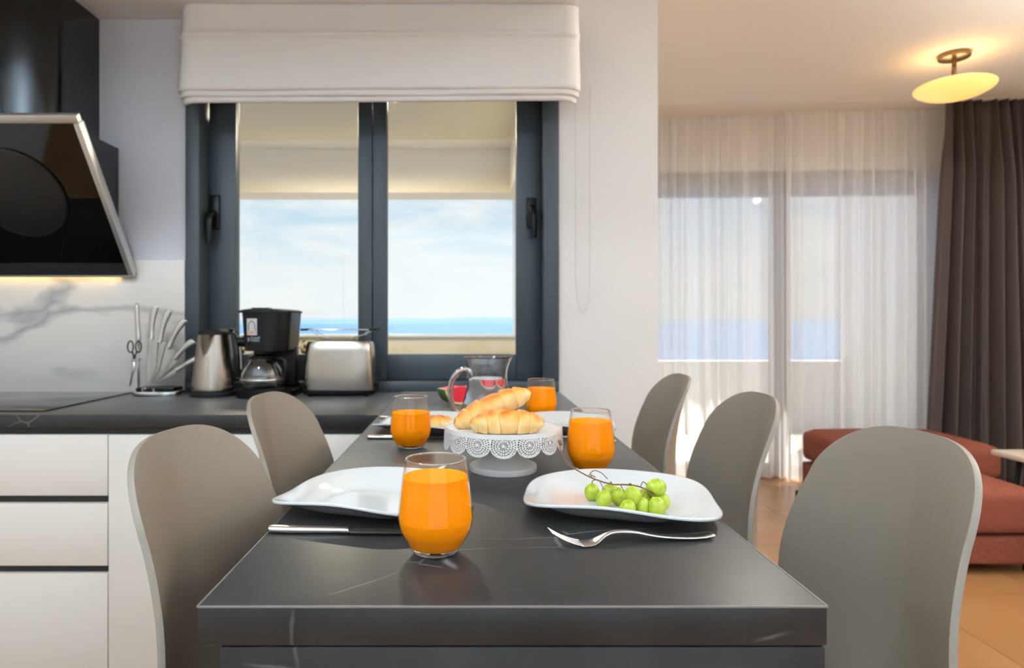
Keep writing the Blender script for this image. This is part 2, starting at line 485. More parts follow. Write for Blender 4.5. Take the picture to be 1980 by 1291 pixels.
# glazed terrace door
d1 = bpy.data.objects.new('door_1', None); COL.objects.link(d1); struct(d1, 'dark framed sliding glass terrace door behind sheer curtains')
def askew_part(name, x0, x1, o0, o1, z0, z1, m, par):
    b2 = bmesh.new(); askew_box(b2, x0, x1, o0, o1, z0, z1); return obj(name, b2, m, par)
askew_part('head_rail', DX0, DX1, -.03, -.13, 2.13, DZ, 'anthracite', d1)
askew_part('sill_rail', DX0, DX1, -.03, -.13, 0.0, .07, 'anthracite', d1)
for x0, x1 in ((DX0, DX0+.07), (2.32, 2.42), (DX1-.09, DX1)):
    askew_part('stile', x0, x1, -.035, -.125, .07, 2.13, 'anthracite', d1)
for x0, x1 in ((DX0+.07, 2.32), (2.42, DX1-.09)):
    askew_part('pane', x0, x1, -.078, -.084, .07, 2.13, 'window_pane', d1)

# ------------------------------------------------------------------ kitchen window
w1 = bpy.data.objects.new('window_1', None); COL.objects.link(w1); struct(w1, 'anthracite two-sash kitchen window')
YF = 2.458
fr = obj('outer_frame', (lambda b: (bx(b, WX0, -1.0293, YF, YF+.14, TZ+.0385, 2.15, .003), bx(b, .2814, WX1, YF, YF+.14, TZ+.0385, 2.15, .003),
        bx(b, WX0, WX1, YF, YF+.14, TZ+.0005, TZ+.0385, .003), bx(b, WX0, WX1, YF, YF+.14, 2.15, WZ1, .003), b)[-1])(bmesh.new()), 'anthracite', w1, auto=35)
ys = 2.55
for k, (x0, x1, sl, sr) in enumerate(((-1.0293, -.3835, .108, .057), (-.3835, .2814, .057, .098))):
    b2 = bmesh.new(); z0, z1 = TZ+.0385, 2.15
    bx(b2, x0+.001, x0+sl, ys, ys+.045, z0, z1, .004); bx(b2, x1-sr, x1-.001, ys, ys+.045, z0, z1, .004)
    bx(b2, x0+sl, x1-sr, ys+.0005, ys+.0445, z0, 1.0386, .004); bx(b2, x0+sl, x1-sr, ys+.0005, ys+.0445, 2.06, z1, .004)
    sash = obj('sash', b2, 'anthracite', w1, auto=35)
    b2 = bmesh.new(); bx(b2, x0+sl-.006, x1-sr+.006, ys+.02, ys+.026, 1.034, 2.064)
    obj('pane', b2, 'window_pane', sash)
    b2 = bmesh.new()
    if k == 0:
        hx, hz = -1.002, 1.60
        bx(b2, hx-.019, hx+.019, ys-.013, ys, hz-.068, hz+.068, .004)
        tube(b2, [(hx, ys-.008, hz-.012), (hx, ys-.045, hz-.012), (hx-.004, ys-.052, hz-.02), (hx-.006, ys-.054, hz-.06), (hx-.006, ys-.052, hz-.125)], [.012, .012, .013, .013, .010], 12)
    else:
        hx, hz = .2425, 1.605
        bx(b2, hx-.019, hx+.019, ys-.013, ys, hz-.068, hz+.05, .004)
        tube(b2, [(hx, ys-.008, hz+.005), (hx, ys-.045, hz+.005), (hx+.003, ys-.052, hz-.004), (hx+.005, ys-.054, hz-.06), (hx+.006, ys-.052, hz-.115)], [.012, .012, .013, .013, .010], 12)
    obj('handle', b2, 'black_plastic', sash, auto=40)

# ------------------------------------------------------------------ outside: loggia, terrace, sea
bm = bmesh.new(); bx(bm, -4.5, .34, 2.68, 4.5, -.2, 0); bx(bm, .34, 5.6, 5.16, 7.1, -.2, 0)
struct(obj('floor_terrace', bm, 'concrete_floor'))
bm = bmesh.new(); bx(bm, -4.5, .70, 4.2, 4.36, -.2, 1.065); o = struct(obj('wall_loggia_parapet', bm, 'facade_beige'))
b2 = bmesh.new(); bx(b2, -4.52, .70, 4.18, 4.38, 1.065, 1.0805, .003); obj('coping', b2, 'facade_white', o)
bm = bmesh.new(); bx(bm, -4.5, .70, 4.2, 4.45, 2.004, 2.5); bx(bm, .262, .70, 3.0, 4.2, 2.004, 2.5)
struct(obj('trim_loggia_beam', bm, 'facade_beige'))
bm = bmesh.new(); bx(bm, -4.5, .34, 2.68, 4.45, 2.287, 2.6); bx(bm, -4.5, .34, 2.68, 3.62, 2.262, 2.287); struct(obj('ceiling_loggia', bm, 'facade_beige'))
bm = bmesh.new(); bx(bm, .34, 5.6, 7.0, 7.16, -.2, .735); struct(obj('wall_terrace_parapet', bm, 'facade_white'))
bm = bmesh.new(); bx(bm, 4.02, 4.2, 5.16, 7.0, -.2, 3.2); struct(obj('wall_terrace_side', bm, 'facade_white'))
bm = bmesh.new(); bx(bm, -4.5, 5.8, -3.4, 5.2, 2.9, 3.2); bx(bm, .72, 5.8, 5.2, 5.95, 2.9, 3.2); struct(obj('ceiling_roof_slab', bm, 'facade_white'))
bm = bmesh.new(); grid(bm, [[(-9000, 40, -20), (9000, 40, -20)], [(-9000, 9000, -20), (9000, 9000, -20)]])
sea = obj('sea', bm, 'sea_water'); sea['kind'] = 'stuff'; sea['label'] = 'calm blue sea reaching to the far islands'; sea['category'] = 'sea'
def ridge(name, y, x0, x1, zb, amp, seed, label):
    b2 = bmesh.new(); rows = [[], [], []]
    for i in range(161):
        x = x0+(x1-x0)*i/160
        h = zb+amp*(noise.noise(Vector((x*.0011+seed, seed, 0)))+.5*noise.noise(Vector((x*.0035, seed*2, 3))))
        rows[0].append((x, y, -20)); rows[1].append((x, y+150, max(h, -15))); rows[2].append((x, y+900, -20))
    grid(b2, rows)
    return tag(obj(name, b2, 'hazed_hill', smooth=True), label, 'hills')
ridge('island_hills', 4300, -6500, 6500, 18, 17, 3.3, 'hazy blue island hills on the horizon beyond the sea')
# shrub on the loggia
sh = thing('potted_shrub', 'green and brown potted shrub outside the window behind coffee maker', 'plant', (-1.0, 3.55, 0))
b2 = bmesh.new(); lathe(b2, [(0, .0), (.12, .0), (.16, .38), (.17, .40), (.15, .40), (.145, .36), (0, .36)], 24); obj('pot', b2, 'terracotta', sh, auto=40)
b2 = bmesh.new()
for k in range(9):
    a = k*2.4; tube(b2, [(0, 0, .35), (.05*math.cos(a), .05*math.sin(a), .65), (.17*math.cos(a), .13*math.sin(a), .98)], [.008, .006, .003], 6)
obj('stem', b2, 'terracotta', sh)
b2 = bmesh.new(); R = random.Random(3)
for k in range(420):
    a = R.uniform(0, 2*PI); r = .24*math.sqrt(R.random()); z = R.uniform(.5, 1.08)
    c = Vector((r*math.cos(a)*1.2, r*math.sin(a), z)); d = Vector((R.uniform(-1, 1), R.uniform(-1, 1), R.uniform(-.3, 1))).normalized()
    s = d.orthogonal().normalized(); l = R.uniform(.04, .07)
    v = [b2.verts.new(c), b2.verts.new(c+d*l*.5+s*l*.22), b2.verts.new(c+d*l), b2.verts.new(c+d*l*.5-s*l*.22)]
    b2.faces.new(v)
obj('foliage', b2, 'rattan_leaf', sh)

# ================================================================== dining worktop and kitchen units
tb = thing('dining_worktop', 'dark grey stone-look dining peninsula running from the window to the foreground', 'table', ((XL+XR)/2, 1.54, 0))
tb_c = Vector(tb.location)
def lbox(name, x0, x1, y0, y1, z0, z1, m, par, bevel=0, base=None):
    c = base if base is not None else Vector(par.location)
    return box(name, x0-c.x, x1-c.x, y0-c.y, y1-c.y, z0-c.z, z1-c.z, m, par, bevel)
lbox('top_slab', XL, XR, YN, YW-.016, TZ-.0385, TZ, 'worktop_stone', tb, .0025)
mat('edge_highlight_band', (112, 106, 103), .4)  # laminate edge strip, the bevel's highlight put into its pale grey
for nm_, x0_, x1_, y0_, y1_ in (('edge_highlight_band', XL+.001, XR-.001, YN-.0006, YN+.0012), ('edge_highlight_band', XR-.0012, XR+.0006, YN, YW-.02), ('edge_highlight_band', XL-.0006, XL+.0008, YN, YC)):
    lbox(nm_, x0_, x1_, y0_, y1_, TZ-.0020, TZ+.0002, 'edge_highlight_band', tb, .0004)
lbox('support_panel', -.238, XR-.0015, YN+.001, YN+.039, .0, TZ-.0395, 'worktop_stone', tb, .002)
kw = thing('kitchen_worktop', 'dark grey stone-look worktop along the marble backsplash', 'worktop', (-1.48, 2.17, TZ-.036))
lbox('top_slab', -2.7, XL-.0006, YC, YW-.001, TZ-.036, TZ, 'worktop_stone', kw, .002)
spl = thing('marble_backsplash', 'white backsplash slab with grey marble veins behind the hob', 'backsplash', (-1.9, 2.467, TZ))
lbox('slab', -2.7, -1.0845, 2.461, YW-.0005, TZ+.0005, 1.402, 'backsplash_marble', spl, .001)

def cabinet(name, label, x0, x1, fronts):
    c = thing(name, label, 'cabinet', ((x0+x1)/2, 2.17, 0), group='white kitchen base cabinets')
    lbox('body', x0+.002, x1-.002, 1.915, 2.46, .10, .8635, 'cabinet_white', c)
    lbox('plinth', x0+.002, x1-.002, 1.95, 1.97, 0, .10, 'cabinet_white', c)
    lbox('grip_rail', x0+.0005, x1-.0005, 1.903, 1.915, .80, .8635, 'black_rail', c)
    for k, (nm, z0, z1) in enumerate(fronts):
        lbox(nm, x0+.0015, x1-.0015, 1.884, 1.903, z0, z1, 'cabinet_white', c, .0015)
        if k: lbox('grip_rail', x0+.0005, x1-.0005, 1.903, 1.915, z1-.02, z1+.03, 'black_rail', c)
    return c
dr = [('drawer', .6617, .8395), ('drawer', .4575, .639), ('drawer', .105, .4348)]
cabinet('drawer_cabinet', 'white three-drawer base cabinet below the hob', -1.654, -1.054, dr)
cabinet('base_cabinet', 'white single-door base cabinet between the drawers and the near left chair', -1.054, -.612, [('door', .105, .8395)])
cabinet('base_cabinet', 'white base cabinet beside the dining worktop behind the far left chair', -.612, XL-.002, [('door', .105, .8395)])
cabinet('base_cabinet', 'white base cabinet left of the drawer cabinet at the picture edge', -2.25, -1.654, [('door', .105, .8395)])

hob = thing('induction_hob', 'black glass induction hob set on the kitchen worktop', 'hob', (-1.56, 2.17, TZ))
lbox('glass_plate', -1.855, -1.265, 1.926, 2.425, TZ, TZ+.005, 'hob_glass', hob, .0012)

# ------------------------------------------------------------------ cooker hood
hd = thing('cooker_hood', 'black angled glass cooker hood with round disc and silver frame', 'cooker hood', (-1.565, 2.44, 1.34))
hb = Vector(hd.location)
def HP(x, y, z): return Vector((x, y, z))-hb
b2 = bmesh.new()     # U-shaped chimney
sec = []
hw, yf = .149, 2.17
for k in range(25):
    a = PI*k/24; sec.append((-1.565+hw*math.cos(a), 2.26-(2.26-yf)*math.sin(a)*1.2))
sec = [(-1.565+hw, YW-.001)]+sec+[(-1.565-hw, YW-.001)]
rows = [[HP(x, y, z) for x, y in sec] for z in (1.80, KCEIL-.001)]
grid(b2, rows, close_u=True); bmesh.ops.recalc_face_normals(b2, faces=b2.faces)
obj('chimney', b2, 'hood_black', hd, auto=40)
PT, PB = Vector((0, 2.086, 1.839)), Vector((0, 2.448, 1.343))
def panel_pt(x, t, out=0):
    p = PT.lerp(PB, t); d = (PB-PT).normalized(); n = Vector((0, -d.z, d.y)); n = -n if n.y > 0 else n
    return Vector((x, p.y, p.z))+n*out-hb
b2 = bmesh.new()    # wedge body behind the glass
X0, X1 = -1.565-.229, -1.565+.229
pr = [(2.105, 1.826), (2.44, 1.365), (2.4600, 1.365), (2.4600, 1.826)]
fa = [b2.verts.new(HP(X0, y, z)) for y, z in pr]; fb = [b2.verts.new(HP(X1, y, z)) for y, z in pr]
b2.faces.new(fa); b2.faces.new(list(reversed(fb)))
for k in range(4): b2.faces.new((fa[k], fb[k], fb[(k+1) % 4], fa[(k+1) % 4]))
bmesh.ops.recalc_face_normals(b2, faces=b2.faces)
obj('body', b2, 'hood_black', hd)
def slab_on_panel(name, x0, x1, t0, t1, o0, o1, m, par=hd, bevel=0):
    b2 = bmesh.new()
    vv = [b2.verts.new(panel_pt(x, t, o_)) for o_ in (o0, o1) for x, t in ((x0, t0), (x1, t0), (x1, t1), (x0, t1))]
    for f in ((0, 3, 2, 1), (4, 5, 6, 7), (0, 1, 5, 4), (1, 2, 6, 5), (2, 3, 7, 6), (3, 0, 4, 7)):
        b2.faces.new([vv[k] for k in f])
    bmesh.ops.recalc_face_normals(b2, faces=b2.faces)
    if bevel: bmesh.ops.bevel(b2, geom=b2.edges[:], offset=bevel, segments=2, affect='EDGES', profile=.5)
    return obj(name, b2, m, par, auto=35)
HX0, HX1 = -1.866, -1.264
gp = slab_on_panel('glass_panel', HX0+.018, HX1-.018, .045, .897, 0, .012, 'hood_glass')
slab_on_panel('control_strip', HX0+.018, HX1-.018, .90, .985, .002, .014, 'strip_grey')
slab_on_panel('top_trim', HX0, HX1, 0, .044, -.012, .016, 'silver_frame', bevel=.003)
slab_on_panel('bottom_trim', HX0, HX1, .985, 1.0, -.010, .016, 'silver_frame', bevel=.003)
for x0, x1 in ((HX0, HX0+.018), (HX1-.018, HX1)):
    slab_on_panel('side_trim', x0, x1, .044, .985, -.020, .016, 'silver_frame', bevel=.002)
L_ = (PB-PT).length
def disc_on_panel(name, r0, r1, o0, o1, m):
    b2 = bmesh.new(); n = 72; rows = []
    for r, o_ in ((r0, o0), (r0, o1), (r1, o1), (r1, o0)):
        rows.append([panel_pt(-1.565+r*math.cos(2*PI*j/n), .45+r*math.sin(2*PI*j/n)/L_, o_) for j in range(n)])
    vv = grid(b2, rows, close_u=True)
    if r0 < .02 or name == 'round_disc': b2.faces.new(vv[1])
    bmesh.ops.recalc_face_normals(b2, faces=b2.faces)
    return obj(name, b2, m, hd, auto=40)
disc_on_panel('round_disc', .005, .160, .012, .016, 'hood_disc')
disc_on_panel('disc_rim', .160, .167, .012, .019, 'hood_black')
b2 = bmesh.new(); bx(b2, -.24, .24, 0, .016, -.004, -.0005); lamp_led = obj('led_lamp', b2, 'hood_led', hd); lamp_led.location = (0, .001, 0)

# ================================================================== roman blind
bl = thing('roman_blind', 'white fabric roman blind drawn up over the kitchen window', 'blind', (-.37, 2.33, KCEIL))
def blind_sheet(name, prof, x0, x1, slope, wob, seed, side=True):
    b2 = bmesh.new(); rows = []; n = 60
    for (y, z, amt) in prof:
        r = []
        for j in range(n+1):
            f = j/n; x = x0+(x1-x0)*f
            edge = max(0, 1-min(f, 1-f)*26)
            zz = z-slope*(1-f)*amt+wob*amt*noise.noise(Vector((x*2.2, seed, z*3)))
            yy = y+edge**2*.03+.004*noise.noise(Vector((x*3, z*8, seed)))
            r.append(Vector((x, yy, zz))-Vector(bl.location))
        rows.append(r)
    grid(b2, rows); o = obj(name, b2, 'blind_fabric', bl, smooth=True); solidify(o, .0022)
    return o
BX0, BX1 = -1.055, .40
prof = spline([(2.345, 2.3225, 0), (2.340, 2.26, .1), (2.330, 2.222, .3), (2.322, 2.213, .4)], 14)+[(2.318, 2.209, .45), (2.316, 2.204, .45), (2.318, 2.199, .45), (2.324, 2.195, .45)]+spline([(2.327, 2.192, .5), (2.325, 2.15, .6), (2.316, 2.08, .8), (2.308, 2.03, .9), (2.306, 2.012, 1), (2.311, 2.004, 1), (2.320, 2.004, 1)], 26)
blind_sheet('front_panel', prof, BX0, BX1, .008, .004, 1.0)
blind_sheet('hem_fold', spline([(2.322, 2.03, 1), (2.316, 2.0, 1), (2.315, 1.989, 1), (2.320, 1.984, 1), (2.329, 1.985, 1)], 12), BX0+.004, BX1-.004, .009, .004, 2.0)
blind_sheet('hem_fold', spline([(2.330, 2.02, 1), (2.325, 1.985, 1), (2.324, 1.972, 1), (2.329, 1.966, 1), (2.338, 1.968, 1)], 12), BX0+.010, BX1-.012, .010, .005, 3.0)
lbox('head_rail', BX0+.03, BX1-.03, 2.352, 2.385, KCEIL-.03, KCEIL-.0005, 'cabinet_white', bl)
ch = thing('blind_cord', 'thin white pull cord looped on the wall beside the window', 'cord', (.43, 2.45, 1.2))
b2 = bmesh.new()
pts = [(-.028, -.01, .85)]+[(-.028, 0, .85-.08*k) for k in range(1, 10)]+[(-.022, 0, .05), (-.008, 0, .012), (.0, 0, .0), (.010, 0, .012), (.024, 0, .06)]+[(.026, 0, .13+.08*k) for k in range(9)]+[(.026, -.01, .85)]
tube(b2, pts, .0014, 6); obj('cord', b2, 'sticker_white', ch, smooth=True)

# ================================================================== chairs
def make_chair():
    root = thing('dining_chair', '', 'chair', group='taupe shell chairs around the dining worktop')
    ZT, XT, nu = 1.0138, -.27, 30
    us = [math.sin((-1+2*j/nu)*PI/2)*.4+(-1+2*j/nu)*.6 for j in range(nu+1)]
    rows = []
    # lower shell: x, z, half width, forward curl, upward curl of the edge
    low = spline([(.232, .552, .160, 0, .004), (.220, .574, .190, 0, .008), (.150, .583, .212, 0, .016), (.03, .580, .222, .0, .022), (-.09, .582, .225, .008, .028),
                  (-.160, .594, .225, .025, .032), (-.200, .622, .225, .050, .022), (-.222, .665, .224, .068, .010), (-.2305, .712, .222, .0750, .002), (-.2321, .763, .218, .0752, 0)], 50)
    for x, z, w_, cf, cu in low:
        rows.append([(x+cf*abs(u)**1.5, u*w_, z+cu*abs(u)**2.2) for u in us])
    for k in range(1, 45):
        t = .25*(1-(k/45))**1.6 if k < 44 else .0004
        q = max(0, 1-t/.0988); tt = max(0, t-.0988)
        w_ = (.1844+.2486*tt-.181*tt*tt)*max(0, 1-q**1.75)**(1/3.0)
        xc = .2896*t-.4671*t*t-.3385*t**3
        cc = .0483+.3742*t-.9208*t*t
        rows.append([(XT+xc+cc*(abs(u)*w_/.235)**1.5, u*w_, ZT-t) for u in us])
    b2 = bmesh.new(); grid(b2, rows); bmesh.ops.remove_doubles(b2, verts=b2.verts, dist=.0004)
    bmesh.ops.recalc_face_normals(b2, faces=b2.faces)
    s = obj('shell', b2, 'chair_shell', root, smooth=True); solidify(s, .008, 0)
    bv = s.modifiers.new('rim', 'BEVEL'); bv.width = .0028; bv.segments = 2; bv.limit_method = 'ANGLE'; bv.angle_limit = math.radians(50)
    b2 = bmesh.new(); bx(b2, -.10, .11, -.11, .11, .545, .576, .006); obj('under_frame', b2, 'chair_leg', root, auto=35)
    for sx in (-1, 1):
        for sy in (-1, 1):
            b2 = bmesh.new(); tube(b2, [(sx*.09+.005, sy*.09, .555), (sx*.18+.005, sy*.18, 0)], [.014, .009], 14)
            obj('leg', b2, 'chair_leg', root, smooth=True)
    b2 = bmesh.new(); q = .150
    tube(b2, [(q+.005, q, .20), (q+.005, -q, .20)], .007, 10); tube(b2, [(-q+.005, q, .20), (-q+.005, -q, .20)], .007, 10)
    tube(b2, [(q+.005, q, .20), (-q+.005, q, .20)], .007, 10); tube(b2, [(q+.005, -q, .20), (-q+.005, -q, .20)], .007, 10)
    obj('footrest', b2, 'chair_leg', root, smooth=True)
    return root
ch0 = make_chair()
for k, (x, y, sg, yaw, lab) in enumerate([
        (-.4387, .9247, 1, -.046, 'taupe plastic shell chair at the near left of the dining worktop, before the drawers'),
        (-.4525, 1.390, 1, -.05, 'taupe plastic shell chair at the far left, before the coffee maker and toaster'),
        (.6478, .9104, -1, -.047, 'taupe plastic shell chair at the near right, largest, before the rust sofa'),
        (.6394, 1.3888, -1, -.068, 'taupe plastic shell chair in the middle of the right side, before the sheer curtains'),
        (.6330, 1.8920, -1, -.06, 'taupe plastic shell chair farthest along the right side, against the white wall')]):
    c = ch0 if k == 0 else copy_tree(ch0)
    c.location = (x+sg*.27*math.cos(yaw), y+sg*.27*math.sin(yaw), 0); c.rotation_euler = (0, 0, yaw+(0 if sg > 0 else PI)); c['label'] = lab

# ================================================================== table ware
def make_plate():
    root = thing('dinner_plate', '', 'plate', group='white wavy dinner plates')
    A, B = .134, .113
    nth = 96
    def outline(th):
        n = 3.7; c, s = math.cos(th), math.sin(th)
        r = (abs(c)**n+abs(s)**n)**(-1/n)
        x, y = A*r*c, B*r*s
        y += -.009*math.sin(PI*x/A*.95)*abs(s)**1.1
        return x, y
    prof = [(0, 0), (.25, 0), (.48, .0), (.56, .0012), (.64, .0040), (.74, .0088), (.84, .0136), (.93, .0170), (1.0, .0188)]
    prof = spline(prof, 26); rows = []
    for s, h in prof:
        r = []
        for j in range(nth):
            th = 2*PI*j/nth; x, y = outline(th)
            wv = 1+.45*math.sin(2*th+5.05)*s**3
            r.append((x*s, y*s, .0042+h*wv))
        rows.append(r)
    b2 = bmesh.new(); grid(b2, rows[1:], close_u=True)
    b2.verts.ensure_lookup_table(); b2.faces.new([b2.verts[j] for j in range(nth)][::-1])
    bmesh.ops.recalc_face_normals(b2, faces=b2.faces)
    o = obj('dish', b2, 'porcelain', root, smooth=True); solidify(o, .0042, 0); 
    b2 = bmesh.new(); rr = []
    for s, z in ((.42, .0021), (.42, .0), (.39, 0), (.39, .0021)):
        rr.append([(outline(2*PI*j/nth)[0]*s, outline(2*PI*j/nth)[1]*s, z) for j in range(nth)])
    grid(b2, rr, close_u=True); bmesh.ops.recalc_face_normals(b2, faces=b2.faces)
    obj('foot_ring', b2, 'porcelain', root, smooth=True)
    return root
pl0 = make_plate()
for k, (x, y, lab) in enumerate([
        (-.1376, .945, 'empty white wavy plate at the near left behind the orange juice'),
        (.2135, .930, 'white wavy plate holding the green grapes at near right'),
        (-.100, 1.600, 'white wavy plate at the far left holding a single roll'),
        (.223, 1.600, 'white wavy plate at the far right behind the cake stand')]):
    c = pl0 if k == 0 else copy_tree(pl0)
    c.rotation_euler = (0, 0, (-.15, -.16, -.15, -.15)[k])
    c.location = (x, y, TZ+.0002); c['label'] = lab

def make_tumbler(level, name='juice_glass'):
    root = thing(name, '', 'glass', group='tumblers of orange juice')
    outer = [(.0235, 0), (.0262, .0006), (.0275, .003), (.0296, .0070), (.0340, .0145), (.0410, .0270), (.0437, .0380), (.0439, .0430), (.0428, .058), (.0405, .078), (.0378, .095), (.0350, .1092)]
    o2 = spline(outer, 44)
    inner = []
    wall = .0014
    for r, z in reversed(o2):
        if z > level-.001: inner.append((r-wall, z))
    prof = o2+[(.0346, .1098), (.0341, .1097)]+inner[1:]
    b2 = bmesh.new(); vv = lathe(b2, prof, 64, cap0=True); bmesh.ops.remove_doubles(b2, verts=b2.verts, dist=.00005)
    bmesh.ops.recalc_face_normals(b2, faces=b2.faces)
    obj('glass_wall', b2, 'tumbler_glass', root, smooth=True)
    b2 = bmesh.new(); lathe(b2, [(.0344+.0013*math.cos(2*PI*k/10), .1098+.0011*math.sin(2*PI*k/10)) for k in range(11)], 64); bmesh.ops.remove_doubles(b2, verts=b2.verts, dist=.00002); bmesh.ops.recalc_face_normals(b2, faces=b2.faces)
    obj('rim', b2, 'rim_glass', root, smooth=True)
    b2 = bmesh.new(); lathe(b2, [(0, .0008), (.0225, .0008), (.0248, .0018), (.0262, .0040), (.0250, .0060), (0, .0060)], 48); bmesh.ops.remove_doubles(b2, verts=b2.verts, dist=.00002); bmesh.ops.recalc_face_normals(b2, faces=b2.faces)
    obj('glass_foot', b2, 'jug_glass', root, smooth=True)
    jp = [(0, .0066), (.02, .0068)]+[(r-wall-.0002, z) for r, z in o2 if .0085 < z < level-.001]
    rl = jp[-1][0]
    jp += [(rl+.0002, level-.0002), (rl-.0006, level), (rl*.9, level-.0006), (0, level-.0006)]
    b2 = bmesh.new(); lathe(b2, jp, 64); bmesh.ops.remove_doubles(b2, verts=b2.verts, dist=.00005); bmesh.ops.recalc_face_normals(b2, faces=b2.faces)
    obj('orange_juice', b2, 'orange_juice', root, auto=50)
    return root
for (x, y, lv, lab) in [(-.0399, .757, .090, 'nearest tumbler of orange juice, in front of the empty plate'),
                        (.218, 1.165, .0915, 'tumbler of orange juice between the cake stand and middle right chair'),
                        (-.1257, 1.378, .077, 'tumbler of orange juice on the left before the plate with one roll'),
                        (.1965, 1.78, .0865, 'farthest tumbler of orange juice, near the window corner behind the rolls')]:
    g = make_tumbler(lv); g.location = (x, y, TZ+.0002); g['label'] = lab

# cutlery: built along +X from handle end (x=0) to tip
def make_knife():
    root = thing('table_knife', '', 'knife', group='steel table knives')
    h = spline([(0, .0045, .0035), (.004, .0078, .0046), (.03, .0085, .0046), (.07, .0075, .0042), (.098, .0062, .0036), (.104, .0058, .0030)], 24)
    b2 = bmesh.new(); loft(b2, [((x, 0, .0047), (0, wd, 0), (0, 0, th)) for x, wd, th in h], 16, 2.4)
    bmesh.ops.recalc_face_normals(b2, faces=b2.faces); obj('handle', b2, 'cutlery_steel', root, auto=50)
    bl_ = spline([(.103, .0060, 0), (.112, .0098, -.0015), (.15, .0102, -.001), (.19, .0100, -.001), (.208, .0080, .0005), (.216, .0035, .003), (.218, .001, .004)], 26)
    b2 = bmesh.new(); loft(b2, [((x, c, .0045), (0, wd, 0), (0, 0, .0010)) for x, wd, c in bl_], 12, 2.0)
    bmesh.ops.recalc_face_normals(b2, faces=b2.faces); obj('blade', b2, 'cutlery_steel', root, auto=50)
    return root
def make_fork():
    root = thing('table_fork', '', 'fork', group='steel table forks')
    h = spline([(0, .004, .0016, .0045), (.004, .0085, .0020, .0050), (.03, .0088, .0021, .0035), (.07, .0062, .0021, .0060), (.105, .0042, .0022, .0125), (.128, .0036, .0023, .0135), (.140, .0045, .0022, .0105), (.150, .0085, .0018, .0055), (.158, .0112, .0016, .0025), (.168, .0122, .0014, .0018), (.174, .0122, .0013, .0022)], 48)
    b2 = bmesh.new(); loft(b2, [((x, 0, z), (0, wd, 0), (0, 0, th)) for x, wd, th, z in h], 16, 2.5)
    bmesh.ops.recalc_face_normals(b2, faces=b2.faces); obj('handle', b2, 'cutlery_steel', root, auto=60)
    for k in range(4):
        y = (-1.5+k)*.0066
        p = spline([(.170, y, .0020), (.182, y, .0052), (.196, y*.98, .0110), (.210, y*.94, .0195)], 10)
        b2 = bmesh.new(); loft(b2, [(q, (0, .0019*(1-.35*i/10), 0), (0, 0, .0013*(1-.3*i/10))) for i, q in enumerate(p)], 8, 2.4)
        bmesh.ops.recalc_face_normals(b2, faces=b2.faces); obj('tine', b2, 'cutlery_steel', root, smooth=True)
    return root
k0 = make_knife(); f0 = make_fork()
for k, (x, y, rz, lab) in enumerate([
        (-.2575, .829, -.045, 'steel knife in front of the empty plate at near left'),
        (.338, 1.105, PI, 'steel knife behind the plate of grapes at near right'),
        (-.234, 1.485, -.03, 'steel knife in front of the far left plate, behind a tumbler'),
        (.335, 1.80, PI, 'steel knife behind the far right plate')]):
    c = k0 if k == 0 else copy_tree(k0)
    c.location = (x, y, TZ+.0002); c.rotation_euler = (0, 0, rz); c['label'] = lab
for k, (x, y, rz, lab) in enumerate([
        (.304, .806, PI+.14, 'steel fork in front of the plate of grapes at near right'),
        (-.250, 1.125, .03, 'steel fork behind the empty plate at near left'),
        (.325, 1.435, PI-.02, 'steel fork in front of the far right plate'),
        (-.25, 1.80, 0, 'steel fork behind the far left plate')]):
    c = f0 if k == 0 else copy_tree(f0)
    c.location = (x, y, TZ+.0002); c.rotation_euler = (0, 0, rz); c['label'] = lab

# grapes
gb = thing('grape_bunch', 'bunch of green grapes on a stem lying on the near right plate', 'grapes', (.2135, .930, TZ+.0065))
gbl = Vector(gb.location)
G = [(.181, .955, .918, 0, 1), (.190, .915, .9185, .2, 1), (.205, .945, .922, 1.2, .95), (.214, .930, .919, .4, .95), (.2235, .885, .9315, -.2, 1.05), (.213, .872, .918, .5, .95),
     (.236, .884, .918, -.3, 1), (.2535, .876, .919, .1, 1.05), (.261, .905, .9375, 1.45, 1.12), (.246, .915, .921, .9, 1.0), (.268, .900, .919, .3, .95)]
def grape_mesh():
    b2 = bmesh.new(); bmesh.ops.create_icosphere(b2, subdivisions=4, radius=1)
    for v in b2.verts: v.co = Vector((v.co.x*.0112, v.co.y*.0112, v.co.z*.0133))
    return b2
gm = None
for x, y, z, tilt, s in G:
    if gm is None:
        o = obj('grape', grape_mesh(), 'grape_skin', gb, smooth=True); gm = o.data
    else:
        o = bpy.data.objects.new('grape', gm); COL.objects.link(o); o.parent = gb
    o.location = Vector((x, y, z))-gbl; o.rotation_euler = (random.uniform(-.3, .3), tilt, 0); o.scale = (s, s, s)
b2 = bmesh.new()
def st(pts, r): tube(b2, [Vector(p)-gbl for p in spline(pts, 14)], r, 7)
st([(.150, 1.075, .970), (.150, 1.06, .954), (.157, 1.03, .943), (.172, .985, .939), (.186, .955, .937), (.205, .93, .936), (.222, .905, .942), (.238, .90, .940), (.252, .89, .935)], .0011)
for p in ([(.186, .955, .937), (.182, .957, .934), (.181, .956, .930)], [(.190, .948, .937), (.190, .93, .935), (.190, .917, .931)], [(.205, .93, .936), (.206, .94, .937), (.205, .945, .934)],
          [(.222, .905, .942), (.223, .895, .946), (.2235, .886, .945)], [(.238, .90, .940), (.243, .905, .946), (.249, .905, .941)], [(.252, .89, .935), (.2535, .882, .935), (.2535, .877, .933)],
          [(.178, .97, .938), (.186, .972, .946), (.194, .955, .947), (.200, .938, .942)], [(.182, .962, .938), (.178, .95, .945), (.183, .94, .944)],
          [(.214, .915, .939), (.216, .905, .932), (.214, .88, .930)], [(.245, .893, .938), (.240, .888, .934), (.237, .885, .931)]):
    st(p, .0007)
